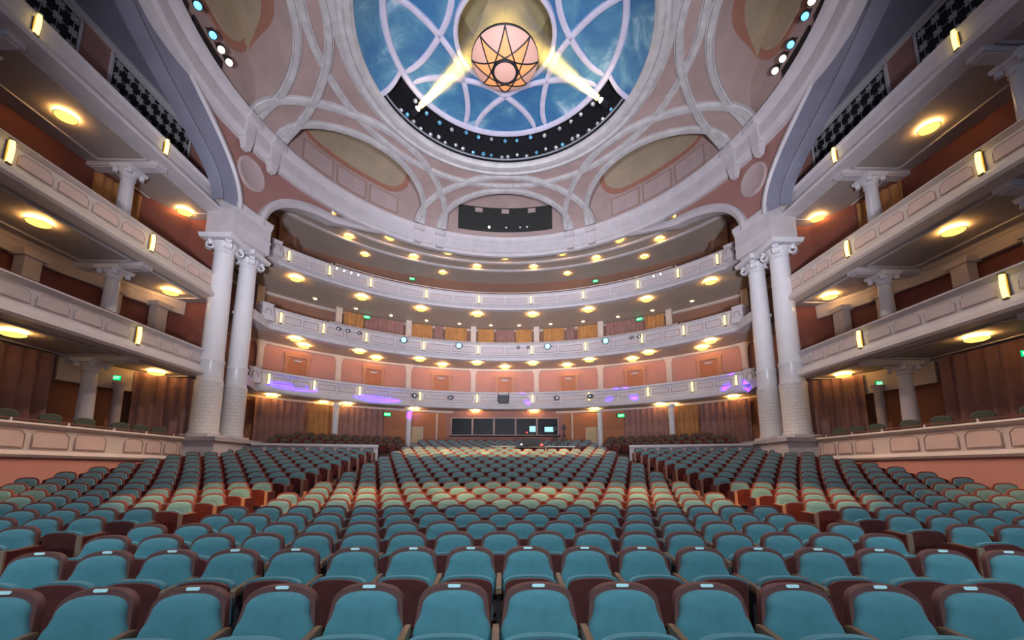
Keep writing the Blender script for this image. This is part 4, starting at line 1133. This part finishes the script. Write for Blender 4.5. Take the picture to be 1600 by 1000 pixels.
# projection window in the middle lunette
q = cylpatch(11.49, -16.2, 16.2, 17.82, 19.62, 16, .04); pw = tag(q.build('projection_window', 'charcoal', loc=(0, YC, 0), smooth=0), 'wide charcoal projection window in the middle lunette of the ceiling', 'window')
for a in (-9.2, 0, 9.2):
    q = cylpatch(11.44, -1.3 - a, 1.3 - a, 19.2, 19.5, 3, .05); q.build('vent', 'pinkpanel', pw, smooth=0)
for j, a in enumerate((5.6, -.3, -5.2, -7.6)):
    th = (90 + a) * D2R
    fixture('projection_lamp', (11.30 * math.cos(th), YC + 11.30 * math.sin(th), 18.05), (0, 8, 3), 'litwhite' if j == 0 else 'lens', 'little projector in the projection window, %s from the left' % ORD[j + 1], 'projector', 'projectors in the window', .8)

# ------------------------------------------------------------------ grilles on the top boxes
q = MB()
for k in range(4):
    a = k * math.pi / 2 + math.pi / 4; c, s_ = math.cos(a), math.sin(a)
    pts = [(0, .015 * 0), (.05, .055), (.13, .05), (.165, 0), (.13, -.05), (.05, -.055)]
    q.cap([(0.0, x * c - y * s_, x * s_ + y * c) for x, y in pts]); q.cap([(.03, x * c - y * s_, x * s_ + y * c) for x, y in pts[::-1]])
q.tube([(.015, .0, -.24), (.015, 0, .24)], .012, 4); q.tube([(.015, -.24, 0), (.015, .24, 0)], .012, 4)
ME_ROS = q.mesh('rosette', 'grille', 0)
for s, side in ((-1, 'left'), (1, 'right')):
    for j, (y0, y1) in enumerate(((12.7, 16.3), (8.0, 11.6))):
        t = tag(empty('wall_grille', (s * 14.06, (y0 + y1) / 2, 14.42)), 'black lattice grille above the %s top boxes, %s' % (side, 'nearer the columns' if j == 0 else 'nearer the stage'), 'grille', 'lattice grilles')
        w2 = (y1 - y0) / 2
        q = MB(); q.box((0, 0, 1.0), (.03, 2 * w2, 2.0)); q.build('backing', 'dark', t, smooth=0)
        q = MB(); q.box((0, 0, 2.0), (.10, 2 * w2 + .1, .08)); q.box((0, 0, 0), (.10, 2 * w2 + .1, .08)); q.box((0, -w2, 1), (.10, .08, 2.0)); q.box((0, w2, 1), (.10, .08, 2.0)); q.build('frame', 'plaster', t, smooth=0)
        for a in range(8):
            for e in range(4): inst('rosette', ME_ROS, t, (-s * .04, -w2 + .225 + a * .45, .25 + e * .5))

# ------------------------------------------------------------------ exit signs
def letters(txt, size, m):
    cu = bpy.data.curves.new('lettering', 'FONT'); cu.body = txt; cu.size = size; cu.extrude = .004; cu.align_x = 'CENTER'; cu.align_y = 'CENTER'
    o = bpy.data.objects.new('tmp', cu); COL.objects.link(o); bpy.context.view_layer.update()
    me = bpy.data.meshes.new_from_object(o.evaluated_get(bpy.context.evaluated_depsgraph_get())); bpy.data.objects.remove(o)
    me.materials.clear(); me.materials.append(M[m]); return me


ME_EX = letters('EXIT', .21, 'exitletter')


def exit_sign(loc, rz, label, sc_=1.0):
    t = tag(empty('exit_sign', loc, rz), label, 'exit sign', 'green exit signs'); t.scale = (sc_,) * 3
    q = MB(); q.box((0, 0, 0), (.58, .08, .32)); q.build('casing', 'black', t, smooth=0)
    q = MB(); q.box((0, -.042, 0), (.54, .01, .28)); q.build('face', 'exit', t, smooth=0)
    inst('lettering', ME_EX, t, (0, -.052, 0), (math.pi / 2, 0, 0))


exit_sign((-14.62, 15.15, 5.06), .6, 'green lit exit sign over the doorway in the left ground boxes', .62)
exit_sign((14.62, 15.2, 4.95), -.6, 'green lit exit sign over the doorway in the right ground boxes', .62)
exit_sign((14.9, 10.9, 4.93), -.95, 'green lit exit sign at the right edge in the ground boxes', .62)
for a, R, z, lab in ((31.5, 18.3, 12.05, 'left exit sign behind the middle rear balcony'), (-31, 18.3, 12.05, 'right exit sign behind the middle rear balcony'),
                     (21.0, 21.1, 16.9, 'left exit sign high on the gallery back wall'), (-20.5, 21.1, 16.85, 'right exit sign high on the gallery back wall'),
                     (27.0, 16.9, 5.2, 'left exit sign under the lowest balcony'), (-27, 16.9, 5.15, 'right exit sign under the lowest balcony')):
    th = (90 + a) * D2R; exit_sign((R * math.cos(th), YO + R * math.sin(th), z), th - math.pi / 2, 'small green ' + lab, .8 if R < 17 else .75)

# ------------------------------------------------------------------ moving lights on the balcony fronts
for j, (a, aim) in enumerate(((115.7, (-9, 20, 11.0)), (101.9, (-7, 19, 12)), (78.9, (7, 19, 12)), (64.2, (9, 20, 11)))):
    th = a * D2R; fixture('moving_light', (14.5 * math.cos(th), YO + 14.5 * math.sin(th), 9.62), (0, 2, 4), 'litcyan', 'moving light glowing cyan on the middle rear balcony front, %s from the left' % ORD[j + 1], 'spotlight', 'moving lights on the middle balcony', 1.5)
hz2 = hz.copy(); hz2.name = 'thin haze'; hz2.node_tree.nodes['Volume Scatter'].inputs['Density'].default_value = .22; M['haze2'] = hz2
for j, (a, du, dz) in enumerate(((101.9, -1.7, .45), (78.9, 1.7, .65), (64.2, 1.7, .75))):
    th = a * D2R; P0 = Vector((14.6 * math.cos(th), YO + 14.6 * math.sin(th), 9.62)); N = Vector((-math.cos(th), -math.sin(th), 0)); T = Vector((math.sin(th), -math.cos(th), 0))
    ax = (T * du + Vector((0, 0, dz)) + N * .5).normalized(); L = 1.9
    rot = ax.to_track_quat('-Z', 'Y').to_euler()
    al = bpy.data.lights.new('moving_light_beam', 'AREA'); al.shape = 'DISK'; al.size = .16; al.spread = 12 * D2R; al.energy = 7; al.color = (.7, .85, 1.0)
    ao = bpy.data.objects.new('moving_light_beam', al); COL.objects.link(ao); ao.location = P0 + ax * .1; ao.rotation_euler = rot
    q = MB(); q.lathe([(.08, -.1), (.30, -L)], 16); q.cap([(.08 * math.cos(i * math.pi / 8), .08 * math.sin(i * math.pi / 8), -.1) for i in range(16)]); q.cap([(.30 * math.cos(-i * math.pi / 8), .30 * math.sin(-i * math.pi / 8), -L) for i in range(16)])
    o = q.build('haze_beam', 'haze2', loc=P0); o.rotation_euler = rot
    tag(o, 'pale beam of haze from the %s cyan moving light on the middle balcony' % ['second', 'third', 'fourth'][j], 'light beam', 'pale hazy beams on the balcony')
for j, a in enumerate((111.8, 103.5, 77.0, 69.2)):
    th = a * D2R; fixture('parapet_spotlight', (15.35 * math.cos(th), YO + 15.35 * math.sin(th), 6.3), ((-1) ** j * 3, 8, 2), 'lens', 'black spotlight hung on the lowest rear balcony front, %s from the left' % ORD[j + 1], 'spotlight', 'spotlights on the lowest balcony', 1.25)
for j, a in enumerate((130.6, 128.6, 126.0, 86.5, 84.0, 58.0, 56.2)):
    th = a * D2R; fixture('small_spotlight', (14.65 * math.cos(th), YO + 14.65 * math.sin(th), 9.62), (0, 6, 2), 'lens', 'small black spotlight on the middle rear balcony front, %s from the left' % ORD[j + 1], 'spotlight', 'small spotlights on the middle balcony', .8)
for j, a in enumerate((131.8, 130.2, 128.6, 127.0)):
    th = a * D2R; fixture('rail_lamp', (14.72 * math.cos(th), YO + 14.72 * math.sin(th), 13.25), (0, 6, 2), 'litwhite', 'white lamp on the top rear balcony rail at left, %s in its row' % ORD[j + 1], 'spotlight', 'lamps on the top rail at left', .62)
for j, a in enumerate((52.2, 50.6)):
    th = a * D2R; fixture('rail_lamp', (14.72 * math.cos(th), YO + 14.72 * math.sin(th), 13.25), (0, 6, 2), 'litwhite', 'white lamp on the top rear balcony rail at right, %s in its row' % ORD[j + 1], 'spotlight', 'lamps on the top rail at right', .62)
# centre speaker on the lowest front
t = tag(empty('speaker_box', (-.1, YO + 15.62, 6.05)), 'black box speaker hung on the middle of the lowest rear balcony front', 'speaker')
q = MB(); q.box((0, 0, .26), (.62, .34, .52)); q.build('cabinet', 'black', t, smooth=0)
q = MB(); q.box((0, -.18, .26), (.54, .02, .44)); q.build('front_grille', 'charcoal', t, smooth=0)
for x in (-.36, .36):
    q = MB(); q.tube([(x, .1, .75), (x, -.05, .7), (x, -.02, .1)], .02, 5); q.build('bracket', 'black', t)
# violet patches of light on the lowest front come from unseen spots added close to it
for a, R, z, du, dz, L, h, watts, sz in ((137.0, 15.98, 6.12, 1, .05, 2.6, .42, 900, 7), (118.8, 15.86, 5.98, 1, .06, 2.6, .42, 900, 7), (137.3, 17.1, 4.95, .75, .42, 1.6, .5, 700, 8),
                                   (112.2, 16.75, 5.2, -.2, -.5, .9, .7, 300, 12), (84.3, 15.98, 6.1, -.55, 1, 2.4, .55, 700, 5), (59.5, 15.98, 6.2, -.75, 1, 2.4, .5, 900, 6), (64.6, 15.98, 6.25, .75, 1, 2.4, .5, 220, 6),
                                   (40.4, 15.98, 6.1, .6, 1, 2.4, .5, 900, 6), (36.4, 15.6, 6.0, -.8, 1, 2.4, .55, 900, 7)):
    th = a * D2R; P0 = Vector((R * math.cos(th), YO + R * math.sin(th), z)); N = Vector((-math.cos(th), -math.sin(th), 0)); T = Vector((math.sin(th), -math.cos(th), 0))
    dv = (T * du + Vector((0, 0, dz))).normalized()
    spot('violet_beam', P0 + dv * L + N * h, P0, watts * 60, (.010, .0, 1.0), sz * 1.5, .25, .02)

# ------------------------------------------------------------------ mixing position in the stalls
fz = rake(21.2)
t = tag(empty('mixing_desk', (1.35, 21.2, fz)), 'black mixing desk with a red light in the rear stalls', 'mixing desk')
q = MB(); q.box((0, 0, .78), (1.5, .7, .10), 0, .98, .9); q.build('console', 'black', t, smooth=0)
q = MB(); q.box((0, -.02, 1.04), (1.1, .30, .36), 0, .8, .5); q.build('meter_bridge', 'charcoal', t, smooth=0)
for x in (-.65, .65):
    q = MB(); q.box((x, 0, .36), (.08, .6, .73)); q.build('leg', 'black', t, smooth=0)
q = MB(); q.box((.55, -.36, .88), (.12, .03, .10)); q.build('red_light', 'redled', t, smooth=0)
q = MB(); q.box((-.48, -.36, .90), (.10, .03, .06)); q.build('white_light', 'whiteled', t, smooth=0)
for x, lab in ((-.05, 'left of'), (2.85, 'right of')):
    t = tag(empty('trestle_table', (x, 21.25, fz)), 'white topped table just %s the black mixing desk' % lab, 'table')
    q = MB(); q.box((0, 0, .80), (1.25 if x < 0 else 1.6, .6, .06)); q.build('table_top', 'white', t, smooth=0)
    w2 = .55 if x < 0 else .72
    for ax in (-w2, w2):
        for ay in (-.25, .25):
            q = MB(); q.box((ax, ay, .385), (.05, .05, .77)); q.build('leg', 'white', t, smooth=0)
for j, (x, y, h) in enumerate(((2.62, 21.0, 1.0), (3.12, 21.2, 1.12))):
    t = tag(empty('camera_tripod', (x, y, fz + .83)), 'black video camera on a tripod, %s of the two by the mixing desk' % ('left' if j == 0 else 'right'), 'tripod', 'camera tripods')
    for k in range(3):
        a = k * 2.094 + .5 + j; q = MB(); q.tube([(0, 0, h * .62), (.26 * math.cos(a), .22 * math.sin(a), 0)], [.022, .014], 6); q.build('leg', 'black', t)
    q = MB(); q.tube([(0, 0, h * .45), (0, 0, h * .8)], .03, 6); q.build('centre_post', 'black', t)
    q = MB(); q.box((0, 0, h * .8 + .09), (.16, .30, .17)); q.tube([(0, -.14, h * .8 + .09), (0, -.26, h * .8 + .09)], .055, 10); q.tube([(0, .1, h * .8 + .2), (0, -.1, h * .8 + .24)], .02, 5); q.build('video_camera', 'black', t)
